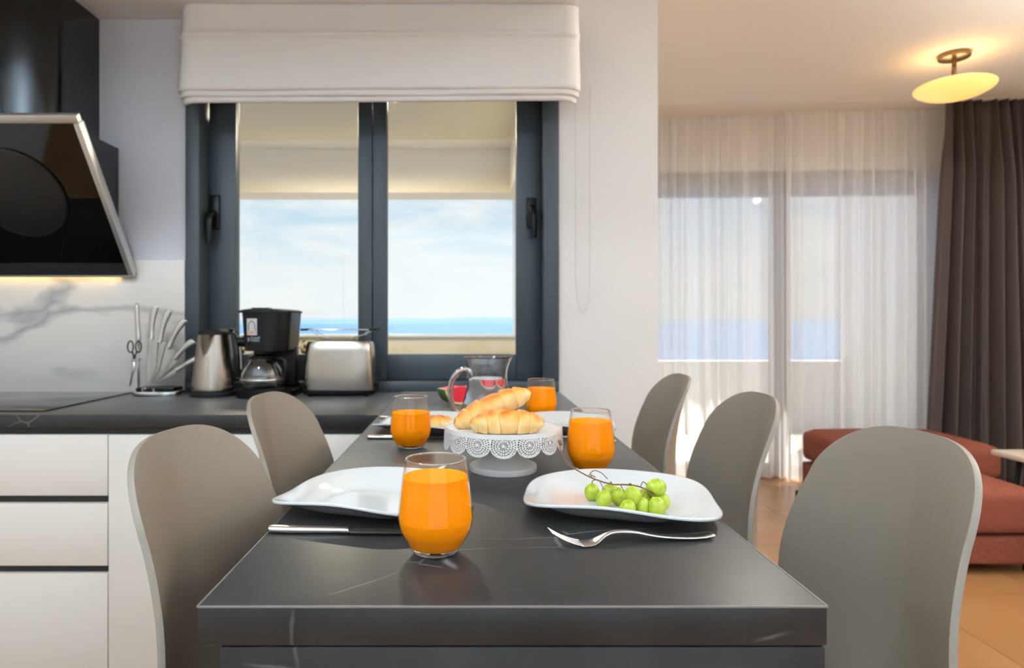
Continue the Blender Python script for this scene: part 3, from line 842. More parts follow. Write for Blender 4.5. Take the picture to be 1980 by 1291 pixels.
st([(.150, 1.077, .9715), (.1505, 1.072, .966)], [.0028]*15)
obj('stem', b2, 'grape_stem', gb, smooth=True)

# cake stand
cs = thing('cake_stand', 'white metal cake stand with pierced lace rim carrying the rolls', 'cake stand', (.0612, 1.177, TZ))
b2 = bmesh.new(); lathe(b2, spline([(.0585, 0), (.0608, .001), (.0610, .009), (.0590, .0115), (.050, .0155), (.036, .026), (.026, .040), (.0205, .058), (.020, .070), (.030, .0755)], 44), 64, cap0=True)
obj('pedestal', b2, 'stand_white', cs, auto=45)
b2 = bmesh.new(); lathe(b2, [(0, .0745), (.1035, .0745), (.1035, .0815), (.1050, .0815), (.1055, .0805), (.1055, .0735), (.0, .0735)], 96)
for v in list(b2.verts): pass
lathe(b2, [(.0, .0775), (.1035, .0775)], 96); bmesh.ops.remove_doubles(b2, verts=b2.verts, dist=.0001)
bmesh.ops.recalc_face_normals(b2, faces=b2.faces); obj('tray', b2, 'stand_white', cs, auto=40)
NSC, CU, CV = 15, 44, 40
RS, HS = .1062, .0385
b2 = bmesh.new(); vcache = {}
def lv(i, k):
    i %= NSC*CU
    if (i, k) not in vcache:
        th = 2*PI*i/(NSC*CU)+math.radians(-90+9.3)
        vcache[(i, k)] = b2.verts.new((RS*math.cos(th)*(1-.012*(k/CV)**2*0+.02*(k/CV)), RS*math.sin(th)*(1+.02*(k/CV)), .0815-HS*k/CV))
    return vcache[(i, k)]
SW = 2*PI*RS/NSC
for i in range(NSC*CU):
    a = ((i+.5) % CU)/CU*2-1
    depth = .54+.46*math.sqrt(max(0, 1-a*a))
    for k in range(CV):
        b = (k+.5)/CV
        if b > depth: continue
        xx, yy = a*SW/2*1000, b*HS*1000
        solid = b < .20 or (depth-b)*HS*1000 < 1.5*(1+abs(a)) and abs(a) < .93 or abs(a) > .955
        if not solid:
            # fan of pierced petals round a centre near the top of each scallop
            dx, dy = xx, yy-18.0
            r = math.hypot(dx, dy); an = math.atan2(dy, dx)
            ring = int(r/4.4); fr_ = r/4.4-ring
            ns = (6, 12, 20, 26, 32, 40, 48)[min(ring, 6)]
            fa_ = (an/(2*PI)*ns+.5*(ring % 2)) % 1
            hole = .20 < fr_ < .84 and .22 < fa_ < .86
            if ring == 1 or ring == 0: hole = (.15 < (an/(2*PI)*12) % 1 < .74) and 2.4 < r < 8.0
            if hole: continue
        b2.faces.new((lv(i, k), lv(i, k+1), lv(i+1, k+1), lv(i+1, k)))
o = obj('lace_skirt', b2, 'stand_white', cs); solidify(o, .0007)

# rolls (croissant-shaped)
def make_roll(name, label, L, R, bend, seed, loc, rot, group='crescent bread rolls'):
    root = thing(name, label, 'bread roll', loc, group=group); root.rotation_euler = rot
    nr, na = 150, 48
    edges = [-1.01, -.84, -.56, -.20, .26, .60, .86, 1.01]
    b2 = bmesh.new(); rows = []; bake = []
    for i in range(nr+1):
        u = -.995+1.99*i/nr
        env = R*(max(0, 1-abs(u)**2.5))**.52
        row = []
        for j in range(na):
            ph = 2*PI*j/na
            us = u+.075*math.cos(ph+.6)*(1 if u > 0 else -1)+.02*noise.noise(Vector((seed, u*3, ph)))
            k = 0
            while k < len(edges)-2 and us > edges[k+1]: k += 1
            t = min(1, max(0, (us-edges[k])/(edges[k+1]-edges[k])))
            c = abs((k+.5)/7-.5)*2
            pil = (1-abs(2*t-1)**5)**.5 if abs(2*t-1) < 1 else 0
            outer = t if us > 0 else 1-t            # overlaps step down towards the tips
            rr = env*(.78+.16*pil+.12*(1-outer)*(1 if k != 3 else .5)+.05*noise.noise(Vector((u*2.5+seed, math.cos(ph), math.sin(ph)))))
            x = L/2*u; y = -bend*u*u; sl = -2*bend*u/(L/2)
            nx, ny = -sl/math.hypot(1, sl), 1/math.hypot(1, sl)
            cz, sz = math.cos(ph), math.sin(ph)
            zz = sz*rr*.92
            if zz < -R*.62: zz = -R*.62+(zz+R*.62)*.25
            row.append((x+nx*cz*rr*1.05, y+ny*cz*rr*1.05, zz+R*.66*1.0))
            bk = .26+.72*max(0, sz)**1.3*(.5+.5*pil)-.18*max(0, -sz)+.30*noise.noise(Vector((u*4+seed*3, cz*1.5, sz*1.5)))-.35*(1-pil)-.15*c
            bake.append(min(1, max(0, bk)))
        rows.append(row)
    vv = grid(b2, rows, close_u=True)
    b2.faces.new(list(reversed(vv[0]))); b2.faces.new(vv[-1])
    o = obj('crumb', b2, 'crust', root, smooth=True)
    att = o.data.attributes.new('bake', 'FLOAT', 'POINT')
    att.data.foreach_set('value', bake)
    return root
TOPZ = TZ+.0777
make_roll('bread_roll', 'golden crescent roll lying at the front of the cake stand', .128, .0262, .012, 1.0, (.064, 1.118, TOPZ), (0, 0, .05))
make_roll('bread_roll', 'golden crescent roll leaning on top of the front roll', .150, .0262, .014, 4.0, (.047, 1.176, TOPZ+.0195), (0, -.40, .08))
make_roll('bread_roll', 'golden crescent roll alone on the far left plate', .110, .0225, .012, 7.0, (-.092, 1.575, TZ+.0068), (0, 0, .3))

# jug
jg = thing('water_jug', 'clear glass jug half full of water behind the rolls', 'jug', (.0498, 1.79, TZ))
prof = spline([(.060, 0), (.070, .002), (.0755, .012), (.073, .030), (.066, .055), (.0595, .080), (.0555, .105), (.0545, .125), (.057, .145), (.0615, .162), (.0645, .169), (.0650, .170)], 44)
wall = .0032
n = 64
def jug_ring(r, z, extra=0):
    out = []
    for j in range(n):
        th = 2*PI*j/n
        sp = max(0, math.cos(th))**24*max(0, (z-.135)/.035)**1.6*(1 if z > .135 else 0)
        rr = r+sp*.008
        out.append((rr*math.cos(th), rr*math.sin(th), z+sp*.006))
    return out
rows = [jug_ring(r, z) for r, z in prof]+[jug_ring(.0634, .1715)]+[jug_ring(r-wall, z) for r, z in reversed(prof) if z > .008]+[jug_ring(.02, .0075)]
b2 = bmesh.new(); vv = grid(b2, rows, close_u=True); b2.faces.new(list(reversed(vv[0]))); b2.faces.new(vv[-1])
bmesh.ops.recalc_face_normals(b2, faces=b2.faces); obj('jug_wall', b2, 'jug_glass', jg, smooth=True)
wp = [(0, .0070), (.02, .0070)]+[(r-wall+.0004, z) for r, z in prof if .009 < z < .1125]+[(.0520, .1132), (0, .1127)]
b2 = bmesh.new(); lathe(b2, wp, 64); bmesh.ops.remove_doubles(b2, verts=b2.verts, dist=.0001); bmesh.ops.recalc_face_normals(b2, faces=b2.faces)
obj('water', b2, 'water', jg, auto=50)
b2 = bmesh.new()
tube(b2, spline([(-.050, -.018, .118), (-.050, -.024, .130), (-.062, -.028, .1375), (-.082, -.030, .130), (-.097, -.030, .108), (-.1015, -.030, .075), (-.098, -.028, .045), (-.088, -.024, .022), (-.074, -.018, .014)], 34), [.0085]*4+[.0082]*31, 16)
obj('handle', b2, 'jug_glass', jg, smooth=True)

# watermelon wedges
def wedge(label, loc, rot, ang, R, th):
    root = thing('watermelon_slice', label, 'fruit', loc, group='watermelon wedges'); root.rotation_euler = rot
    b2 = bmesh.new(); n = 20
    # slice: sector of a disc in XZ (apex up), thickness along Y
    def arc(r, y): return [Vector((r*math.cos(-PI/2-ang/2+ang*k/n), y, r*math.sin(-PI/2-ang/2+ang*k/n)+R)) for k in range(n+1)]
    def solid(r0, r1, y0, y1):
        b = bmesh.new()
        rows = [arc(r0, y0), arc(r1, y0), arc(r1, y1), arc(r0, y1)]
        grid(b, rows, close_v=True)
        for e in (0, -1):
            ring = [b.verts[i*(n+1)+(0 if e == 0 else n)] for i in range(4)] if b.verts.ensure_lookup_table() is None else []
            try: b.faces.new(ring)
            except ValueError: pass
        bmesh.ops.recalc_face_normals(b, faces=b.faces)
        return b
    obj('flesh', solid(.002, R*.86, -th/2, th/2), 'melon_flesh', root, auto=40)
    obj('pith', solid(R*.86, R*.945, -th/2, th/2), 'melon_pith', root, auto=40)
    obj('rind', solid(R*.945, R, -th/2, th/2), 'melon_rind', root, auto=40)
    return root
wedge('red watermelon wedge on the left of the two behind the glass jug', (-.042, 2.10, TZ), (0, 0, .55), 2.9, .060, .05)
wedge('red watermelon wedge on the right, seen through the glass jug', (.045, 2.16, TZ), (0, 0, .30), 2.9, .060, .05)

# ================================================================== kettle
kt = thing('electric_kettle', 'brushed steel electric kettle between knife block and coffee maker', 'kettle', (-.927, 2.345, TZ))
b2 = bmesh.new(); lathe(b2, spline([(.0, 0), (.076, 0), (.080, .004), (.080, .016), (.074, .020)], 16)[1:]+[(.0, .020)], 48); obj('base', b2, 'black_matte', kt, auto=40)
b2 = bmesh.new()
kp = spline([(.074, .0205), (.0755, .03), (.072, .08), (.066, .13), (.059, .18), (.0535, .222)], 26)
n = 64; rows = []
sa = -PI/2-.12
for r, z in kp:
    row = []
    for j in range(n):
        th = 2*PI*j/n; d = math.atan2(math.sin(th-sa), math.cos(th-sa))
        hgt = max(0, (z-.135)/.087)
        wdt = .50*hgt+.001
        sp = max(0, 1-abs(d)/wdt)*hgt*.030 if hgt > 0 else 0
        rr = r+sp
        row.append((rr*math.cos(th), rr*math.sin(th), z))
    rows.append(row)
vv = grid(b2, rows, close_u=True); b2.faces.new(vv[-1]); obj('body', b2, 'brushed_steel', kt, auto=28)
b2 = bmesh.new(); lathe(b2, spline([(.056, .2215), (.057, .226), (.050, .237), (.035, .243), (.0, .245)], 16), 48, cap0=True); obj('lid', b2, 'black_matte', kt, smooth=True)
b2 = bmesh.new()
hx, hy = .86, .51
tube(b2, [(hx*r, hy*r, z) for r, z in spline([(.045, .232), (.062, .236), (.078, .222), (.088, .185), (.093, .13), (.094, .085), (.088, .06), (.072, .055)], 30)], .0105, 12, flat=.8)
obj('handle', b2, 'black_plastic', kt, smooth=True)
b2 = bmesh.new()
tube(b2, [(hx*r+.004, hy*r-.011, z) for r, z in spline([(.066, .232), (.080, .218), (.089, .185), (.094, .13), (.095, .09)], 20)], .0045, 8)
obj('handle_trim', b2, 'satin_steel', kt, smooth=True)

# ================================================================== coffee maker
cm = thing('coffee_maker', 'black filter coffee maker with glass carafe and printed sticker', 'coffee maker', (-.727, 2.335, TZ))
def rounded_prism(bm_, pts, z0, z1):
    rows = [[(x, y, z0) for x, y in pts], [(x, y, z1) for x, y in pts]]
    vv = grid(bm_, rows, close_u=True); bm_.faces.new(list(reversed(vv[0]))); bm_.faces.new(vv[1])
def dshape(w_, yf, yb, n=28, sx=0):
    return [(sx+w_*math.cos(PI+PI*k/n), yf+.06+(.06)*math.sin(PI+PI*k/n)) for k in range(n+1)]+[(sx+w_, yb), (sx-w_, yb)]
b2 = bmesh.new(); rounded_prism(b2, dshape(.098, -.105, .095), .0, .030); bmesh.ops.bevel(b2, geom=[e for e in b2.edges if abs(e.verts[0].co.z-e.verts[1].co.z) < 1e-6 and e.verts[0].co.z > .02], offset=.006, segments=2, affect='EDGES')
obj('base', b2, 'black_plastic', cm, auto=40)
b2 = bmesh.new(); lathe(b2, [(0, .0302), (.066, .0302), (.066, .034), (.0, .034)], 40, 0, -.03); obj('hot_plate', b2, 'black_matte', cm, auto=40)
b2 = bmesh.new(); bx(b2, -.072, .088, .045, .095, .03, .18, .01); obj('column', b2, 'black_plastic', cm, auto=40)
b2 = bmesh.new()
rows = []
for z, w_ in ((.165, .076), (.172, .078), (.24, .083), (.300, .088)):
    rows.append([(x+.006, y, z) for x, y in dshape(w_, -.09, .095)])
vv = grid(b2, rows, close_u=True); b2.faces.new(list(reversed(vv[0]))); b2.faces.new(vv[-1]); obj('brew_head', b2, 'black_plastic', cm, auto=40)
b2 = bmesh.new(); rows = []
for z, w_ in ((.300, .096), (.306, .096), (.311, .08), (.314, .05)):
    rows.append([(x+.002, y, z) for x, y in dshape(w_, -.098, .097)])
vv = grid(b2, rows, close_u=True); b2.faces.new(list(reversed(vv[0]))); b2.faces.new(vv[-1])
for k in range(3): bx(b2, -.045+k*.022, -.030+k*.022, -.05, .0, .313, .318, .002)
obj('lid', b2, 'black_matte', cm, auto=40)
b2 = bmesh.new(); tube(b2, [(-.072, -.03, .196), (-.097, -.03, .196)], .017, 20); obj('side_knob', b2, 'black_plastic', cm, auto=40)
ca = bpy.data.objects.new('carafe', None)
b2 = bmesh.new(); lathe(b2, spline([(.054, .0345), (.067, .037), (.0745, .056), (.0735, .080), (.064, .108), (.049, .132), (.045, .142)], 30), 48, -.012, -.03, cap0=True)
caf = obj('carafe', b2, 'carafe_glass', cm, smooth=True)
b2 = bmesh.new(); lathe(b2, [(.0455, .132), (.0475, .136), (.0475, .146), (.030, .151), (0, .152)], 40, -.012, -.03); obj('carafe_lid', b2, 'black_plastic', caf, auto=40)
b2 = bmesh.new(); tube(b2, spline([(.038, -.055, .140), (.060, -.062, .142), (.076, -.066, .132), (.081, -.067, .10), (.077, -.066, .062), (.066, -.06, .048), (.050, -.055, .048)], 24), .0075, 10, flat=.75); obj('carafe_handle', b2, 'black_plastic', caf, smooth=True)
b2 = bmesh.new(); lathe(b2, [(.0748, .060), (.0758, .062), (.0758, .066), (.0745, .068)], 40, -.012, -.03); obj('carafe_band', b2, 'satin_steel', caf, smooth=True)
# sticker and print lie on the curved front of the brew head
def on_head(x, z, off=.0006):
    w_ = .083+(z-.24)/.06*.005 if z > .24 else .078+(z-.172)/.068*.005
    cxx = (x-.006)/w_; cxx = max(-.999, min(.999, cxx))
    return Vector((x, -.03-.06*math.sqrt(1-cxx*cxx)-off, z))
def flat_print(name, x0, x1, z0, z1, m, off, par, nx=10):
    b2 = bmesh.new(); grid(b2, [[on_head(x0+(x1-x0)*k/nx, z, off) for k in range(nx+1)] for z in (z0, (z0+z1)/2, z1)])
    return obj(name, b2, m, par, smooth=True)
SX0, SX1, SZ0, SZ1 = -.052, -.012, .221, .279
stk = flat_print('sticker', SX0, SX1, SZ0, SZ1, 'sticker_white', .0006, cm)
scx = (SX0+SX1)/2
def poly_print(name, pts, m, off):
    b2 = bmesh.new(); b2.faces.new([b2.verts.new(on_head(x, z, off)) for x, z in pts]); return obj(name, b2, m, stk)
poly_print('sticker_print', [(SX0+.004, SZ0+.002), (SX1-.003, SZ0+.002), (SX1-.006, SZ0+.022), (SX0+.007, SZ0+.022)], 'sticker_red', .0010)
poly_print('sticker_print', [(scx-.008, SZ0+.004), (scx+.008, SZ0+.004), (scx+.010, SZ0+.014), (scx-.010, SZ0+.014)], 'sticker_orange', .0013)
b2 = bmesh.new(); tube(b2, [on_head(x, z, .0014) for x, z in ((SX0+.008, SZ0+.020), (SX0+.008, SZ1-.018), (scx, SZ1-.008), (SX1-.008, SZ1-.018), (SX1-.006, SZ0+.018))], .0013, 5); obj('sticker_outline', b2, 'sticker_dark', stk)
b2 = bmesh.new(); b2.faces.new([b2.verts.new(on_head(scx+.0105*math.cos(2*PI*k/24), SZ0+.034+.0115*math.sin(2*PI*k/24), .0017)) for k in range(24)]); obj('sticker_disc', b2, 'sticker_white', stk)
def text_on_head(name, body, size, x, z):
    cu = bpy.data.curves.new(name, 'FONT'); cu.body = body; cu.size = size
    to = bpy.data.objects.new(name, cu); COL.objects.link(to); bpy.context.view_layer.update()
    me = bpy.data.meshes.new_from_object(to); bpy.data.objects.remove(to)
    for v in me.vertices:
        v.co = on_head(x+v.co.x, z+v.co.y, .0009)
    me.materials.append(MATS['print_grey'])
    o = bpy.data.objects.new(name, me); COL.objects.link(o); o.parent = cm
    return o
text_on_head('brand_print', 'Russell', .0125, -.036, .2085)
text_on_head('brand_print', 'Hobbs', .0125, -.036, .1995)
b2 = bmesh.new(); b2.faces.new([b2.verts.new(on_head(-.045+.0035*math.cos(2*PI*k/16), .2065+.0075*math.sin(2*PI*k/16), .0009)) for k in range(16)]); obj('emblem_print', b2, 'print_grey', cm)

# ================================================================== toaster
to = thing('toaster', 'brushed steel two-slice toaster with wire bun rack on top', 'toaster', (-.471, 2.365, TZ))
def tsec(w_, d, z, y0=0): return ((0, y0, z), (w_, 0, 0), (0, d, 0))
b2 = bmesh.new(); loft(b2, [tsec(.128, .072, .008), tsec(.130, .074, .012), tsec(.129, .073, .024)], 64, 5); obj('base', b2, 'black_plastic', to, auto=40)
b2 = bmesh.new(); loft(b2, [tsec(.126, .070, .0245), tsec(.1265, .071, .03), tsec(.125, .070, .10), tsec(.121, .067, .16), tsec(.118, .064, .186), tsec(.113, .059, .1965), tsec(.100, .050, .1985)], 64, 5); obj('steel_body', b2, 'brushed_steel', to, auto=40)
for s in (-1, 1):
    b2 = bmesh.new(); bx(b2, -.085, .085, s*.024-.012, s*.024+.012, .1975, .2005, .002); obj('bread_slot', b2, 'black_matte', to, auto=40)
b2 = bmesh.new(); bx(b2, .1245, .140, -.014, .010, .030, .050, .004); obj('browning_lever', b2, 'black_plastic', to, auto=40)
rk = bmesh.new()
for y in (-.035, .035):
    tube(rk, [(-.125, y, .238), (-.10, y, .239), (.10, y, .239), (.126, y, .240)], .0022, 8)
    tube(rk, [(-.100, y, .239), (-.088, y*.9, .225), (-.055, y*.7, .212), (-.048, y*.6, .2008)], .0016, 6)
    tube(rk, [(.112, y, .239), (.090, y*.9, .222), (.055, y*.7, .213), (.048, y*.6, .2008)], .0016, 6)
for x in (-.10, 0, .105): tube(rk, [(x, -.035, .239), (x, .035, .239)], .0018, 6)
rack = obj('bun_rack', rk, 'chrome', to, smooth=True)
for x0, x1 in ((-.138, -.112), (.108, .138)):
    for y in (-.035, .035):
        b2 = bmesh.new(); tube(b2, [(x0, y, .2395), (x1, y, .2395)], .0042, 10); obj('rack_grip', b2, 'black_plastic', rack, smooth=True)
for sx in (-1, 1):
    for sy in (-1, 1):
        b2 = bmesh.new(); lathe(b2, [(.009, 0), (.009, .0085)], 14, sx*.10, sy*.048, True, True); obj('foot', b2, 'black_plastic', to)
cb = thing('power_cord', 'black power cord lying between coffee maker and toaster', 'cord', (-.615, 2.425, TZ))
b2 = bmesh.new(); tube(b2, spline([(-.004, .02, .0045), (.0, -.02, .0045), (.004, .005, .03), (.0, .025, .07), (-.004, .02, .085), (.003, .01, .06), (.004, -.015, .0045), (.005, -.03, .0045)], 50), .0036, 8); obj('cable', b2, 'black_matte', cb, smooth=True)

# ================================================================== knife block, knives, scissors, steel
KX, KY = -1.133, 2.36
kb = thing('knife_block', 'chrome and clear acrylic fan-shaped knife stand by the window frame', 'knife stand', (KX, KY, TZ))
b2 = bmesh.new(); loft(b2, [((0, 0, 0), (.088, 0, 0), (0, .055, 0)), ((0, 0, .006), (.090, 0, 0), (0, .057, 0)), ((0, 0, .016), (.088, 0, 0), (0, .055, 0)), ((0, 0, .018), (.084, 0, 0), (0, .051, 0))], 48, 2.6); obj('base', b2, 'chrome', kb, auto=40)
b2 = bmesh.new(); bx(b2, -.066, .070, -.040, .040, .0182, .030, .003); obj('socket', b2, 'black_plastic', kb, auto=40)
AN = [86, 76, 63, 47, 30]
def fan_pt(a, r, y=0):
    return Vector((-.036+r*math.cos(math.radians(a)), y, .036+r*math.sin(math.radians(a))))
for y in (-.020, .020):
    b2 = bmesh.new(); pts = [(-.04, .0302)]+[(fan_pt(a, .165).x, fan_pt(a, .165).z) for a in range(88, 18, -5)]+[(.07, .0302)]
    fa = [b2.verts.new((x, y-.002, z)) for x, z in pts]; fb = [b2.verts.new((x, y+.002, z)) for x, z in pts]
    b2.faces.new(fa); b2.faces.new(list(reversed(fb)))
    for k in range(len(pts)): b2.faces.new((fa[k], fa[(k+1) % len(pts)], fb[(k+1) % len(pts)], fb[k]))
    bmesh.ops.recalc_face_normals(b2, faces=b2.faces); obj('acrylic_panel', b2, 'acrylic', kb)
b2 = bmesh.new()
for x, z, y in ((-.030, .028, -.0415), (-.040, .024, -.0415), (.0, .024, -.0415)): tube(b2, [(x, y+.002, z), (x, y-.002, z)], .0045, 12)
obj('screw', b2, 'chrome', kb)
blw = [.022, .020, .026, .013, .011]; blr = [.200, .195, .185, .165, .140]; hln = [.118, .120, .118, .092, .098]
lab = ['upright steel kitchen knife next to the sharpening rod side of the stand', 'steel kitchen knife second in the fan from the sharpening rod',
       'steel kitchen knife in the middle of the fan, broad blade', 'short steel kitchen knife fourth in the fan', 'lowest steel kitchen knife in the fan, handle nearly level']
for k, a in enumerate(AN):
    kn = thing('kitchen_knife', lab[k], 'knife', (KX, KY, TZ), group='knives in the fan stand')
    d = Vector((math.cos(math.radians(a)), 0, math.sin(math.radians(a)))); s = Vector((-d.z, 0, d.x)); yy = (-.010, -.005, 0, .005, .010)[k]
    r1 = blr[k]-.03
    b2 = bmesh.new(); rr = [(.012, .3), (.03, .7), (.06, 1.0), (r1, 1.0)]
    loft(b2, [(fan_pt(a, r, yy)-s*blw[k]*.3*f, s*blw[k]*f*.8, Vector((0, .0011, 0))) for r, f in rr], 8, 2); bmesh.ops.recalc_face_normals(b2, faces=b2.faces)
    obj('blade', b2, 'satin_steel', kn, auto=40)
    b2 = bmesh.new(); hs = spline([(0, .0095, 0), (.008, .0098, 0), (.03, .0085, .001), (hln[k]*.55, .0102, .001), (hln[k]*.82, .0132, -.002), (hln[k]*.97, .0125, -.006), (hln[k], .006, -.004)], 26)
    loft(b2, [(fan_pt(a, r1+x, yy)+s*c, s*wd, Vector((0, .0075*min(1, wd/.0095), 0))) for x, wd, c in hs], 16, 2.3); bmesh.ops.recalc_face_normals(b2, faces=b2.faces)
    obj('handle', b2, 'satin_steel', kn, auto=50)
    b2 = bmesh.new(); p = fan_pt(a, r1, yy); loft(b2, [(p-d*.004, s*.0102, Vector((0, .0078, 0))), (p+d*.002, s*.0102, Vector((0, .0078, 0)))], 16, 2.3); obj('bolster', b2, 'cutlery_steel', kn, auto=40)
rod = thing('sharpening_rod', 'upright grey sharpening rod at the left of the knife stand', 'sharpening rod', (KX-.074, KY-.01, TZ))
b2 = bmesh.new(); tube(b2, [(.004, 0, .016), (.004, 0, .20)], .0040, 12); obj('rod', b2, 'satin_steel', rod, smooth=True)
b2 = bmesh.new(); tube(b2, spline([(.004, 0, .20, .0085), (.004, 0, .21, .0095), (.0, 0, .26, .0080), (-.002, 0, .315, .0082), (-.002, 0, .33, .0055), (-.002, 0, .336, .002)], 20) and [(p[0], p[1], p[2]) for p in spline([(.004, 0, .20), (.003, 0, .22), (.0, 0, .26), (-.002, 0, .31), (-.002, 0, .336)], 20)], [.0095]*6+[.0085]*12+[.007, .005, .002], 14); obj('handle', b2, 'sharpener_grey', rod, smooth=True)
sci = thing('scissors', 'grey kitchen scissors hanging point down on the knife stand', 'scissors', (KX-.075, KY-.030, TZ))
for s in (-1, 1):
    b2 = bmesh.new(); c = Vector((s*.0145, 0, .178))
    ring = [c+Vector((.0105*math.cos(2*PI*k/24)*1.0, 0, .0205*math.sin(2*PI*k/24))) for k in range(25)]
    tube(b2, ring, .0026, 8, cap=False); tube(b2, [(s*.008, 0, .160), (s*.003, 0, .145), (-s*.001, 0, .135)], .0032, 8); obj('finger_ring', b2, 'sticker_dark', sci, smooth=True)
    b2 = bmesh.new(); loft(b2, [(Vector((s*.004, s*.0012, .140)), Vector((.006, 0, 0)), Vector((0, .0011, 0))), (Vector((-s*.003-.004, s*.0012, .10)), Vector((.0055, 0, 0)), Vector((0, .0011, 0))), (Vector((-.016+s*.002, s*.0012, .035)), Vector((.0012, 0, 0)), Vector((0, .0006, 0)))], 8, 2)
    bmesh.ops.recalc_face_normals(b2, faces=b2.faces); obj('blade', b2, 'satin_steel', sci, smooth=True)
b2 = bmesh.new(); bx(b2, -.020, .016, -.006, .018, .128, .133, .001); obj('holder_loop', b2, 'satin_steel', sci)

# ================================================================== living room
def curtain(name, x0t, x1t, x0b, x1b, zt, zb, off, nf, amp, m, par, seed, top_h=0, n=420, rows_n=26, gather=1.0):
    b2 = bmesh.new(); rows = []
    for i in range(rows_n+1):
        f = i/rows_n; z = zt+(zb-zt)*f
        xa = x0t+(x0b-x0t)*f; xb = x1t+(x1b-x1t)*f
        am = amp*(.45+.55*min(1, f*5))*(1+.25*f)
        row = []
        for j in range(n+1):
            t = j/n
            ph = nf*2*PI*(t+.020*noise.noise(Vector((t*6, seed, 0)))*4*gather)+.6*noise.noise(Vector((t*9, f*1.2, seed)))
            y = am*math.sin(ph)+am*.35*math.sin(2.3*ph+seed)+.012*f*noise.noise(Vector((t*5, f*2, seed+4)))
            x = xa+(xb-xa)*t+.25*am*math.cos(ph)
            row.append(LW(x, off+y, z))
        rows.append(row)
    grid(b2, rows)
    return obj(name, b2, m, par, smooth=True)
s1 = thing('sheer_curtain', 'white sheer curtain on the left of the terrace door, next to the white pier', 'curtain', (1.7, 4.78, 0), group='sheer curtains')
o = curtain('fabric', .80, 2.36, .80, 2.37, CEIL-.004, .012, .11, 14, .024, 'sheer', None, 2.0); o.parent = s1; o.matrix_parent_inverse = Matrix.Translation(-Vector(s1.location))
s2 = thing('sheer_curtain', 'white sheer curtain on the right of the terrace door, next to the dark curtain', 'curtain', (2.9, 4.72, 0), group='sheer curtains')
o = curtain('fabric', 2.30, 3.62, 2.30, 3.62, CEIL-.004, .012, .195, 12, .024, 'sheer', None, 5.0); o.parent = s2; o.matrix_parent_inverse = Matrix.Translation(-Vector(s2.location))
dc = thing('dark_curtain', 'dark grey-brown pleated curtain hanging in the corner beside the sofa', 'curtain', (3.7, 4.6, 0))
o = curtain('fabric', 3.28, 3.83, 3.14, 3.93, CEIL-.004, .012, .37, 7.5, .068, 'curtain_dark', None, 9.0, n=360); o.parent = dc; o.matrix_parent_inverse = Matrix.Translation(-Vector(dc.location)); solidify(o, .003)
tr = thing('curtain_track', 'slim white ceiling curtain track over the terrace door', 'curtain rail', (2.4, 4.8, CEIL))
b2 = bmesh.new()
for a, b_ in (((.75, .155), (4.08, .175)), ((.75, .205), (4.08, .21))):
    pass
vv = [LW(x, o_, z)-Vector(tr.location) for z in (CEIL-.0035, CEIL-.0005) for x, o_ in ((.74, .08), (4.1, .08), (4.1, .40), (.74, .40))]
vv = [b2.verts.new(v) for v in vv]
for f in ((0, 3, 2, 1), (4, 5, 6, 7), (0, 1, 5, 4), (1, 2, 6, 5), (2, 3, 7, 6), (3, 0, 4, 7)): b2.faces.new([vv[k] for k in f])
bmesh.ops.recalc_face_normals(b2, faces=b2.faces); obj('track', b2, 'living_paint', tr)

sf = thing('sofa', 'rust brown fabric low modular sofa in front of the curtains', 'sofa', (2.55, 3.6, 0))
sfl = Vector(sf.location)
def cushion(name, x0, x1, y0, y1, z0, z1, bev, crown=.015):
    b2 = bmesh.new(); nx = ny = 20; nz = 8; hx, hy, hz = (x1-x0)/2, (y1-y0)/2, (z1-z0)/2
    bmesh.ops.create_cube(b2, size=2); bmesh.ops.subdivide_edges(b2, edges=b2.edges[:], cuts=11, use_grid_fill=True)
    for v in b2.verts:
        p = Vector((v.co.x*hx, v.co.y*hy, v.co.z*hz))
        inn = Vector((max(-hx+bev, min(hx-bev, p.x)), max(-hy+bev, min(hy-bev, p.y)), max(-hz+bev, min(hz-bev, p.z))))
        d = p-inn
        if d.length > 1e-6: p = inn+d.normalized()*min(bev, d.length if d.length < bev else bev)
        p.z += crown*(1-v.co.x**2)*(1-v.co.y**2)*(1 if v.co.z > 0 else 0)
        v.co = p+Vector(((x0+x1)/2, (y0+y1)/2, (z0+z1)/2))-sfl
    return obj(name, b2, 'sofa_fabric', sf, smooth=True)
cushion('seat_cushion', 2.05, 2.63, 2.95, 3.72, .185, .395, .045)
cushion('seat_base', 2.06, 2.62, 2.97, 3.72, .045, .183, .02, 0)
cushion('back_cushion', 2.22, 3.10, 3.735, 4.36, .238, .45, .06)
cushion('back_base', 2.23, 3.09, 3.745, 4.35, .045, .236, .02, 0)
for x in (2.12, 2.56):
    for y in (3.03, 3.6, 4.28): 
        b2 = bmesh.new(); lathe(b2, [(.022, 0), (.022, .0448)], 14, x-sfl.x+.06, y-sfl.y, True, True); obj('foot', b2, 'black_matte', sf)
ct = thing('side_table', 'pale stone-topped side table at the right picture edge by the sofa', 'table', (3.0, 2.96, 0))
b2 = bmesh.new(); bx(b2, -.325, .325, -.36, .36, .485, .512, .006); obj('table_top', b2, 'table_stone', ct, auto=35)
for sx in (-1, 1):
    for sy in (-1, 1):
        b2 = bmesh.new(); tube(b2, [(sx*.24, sy*.28, .4848), (sx*.28, sy*.32, 0)], [.014, .010], 12); obj('leg', b2, 'black_matte', ct, smooth=True)

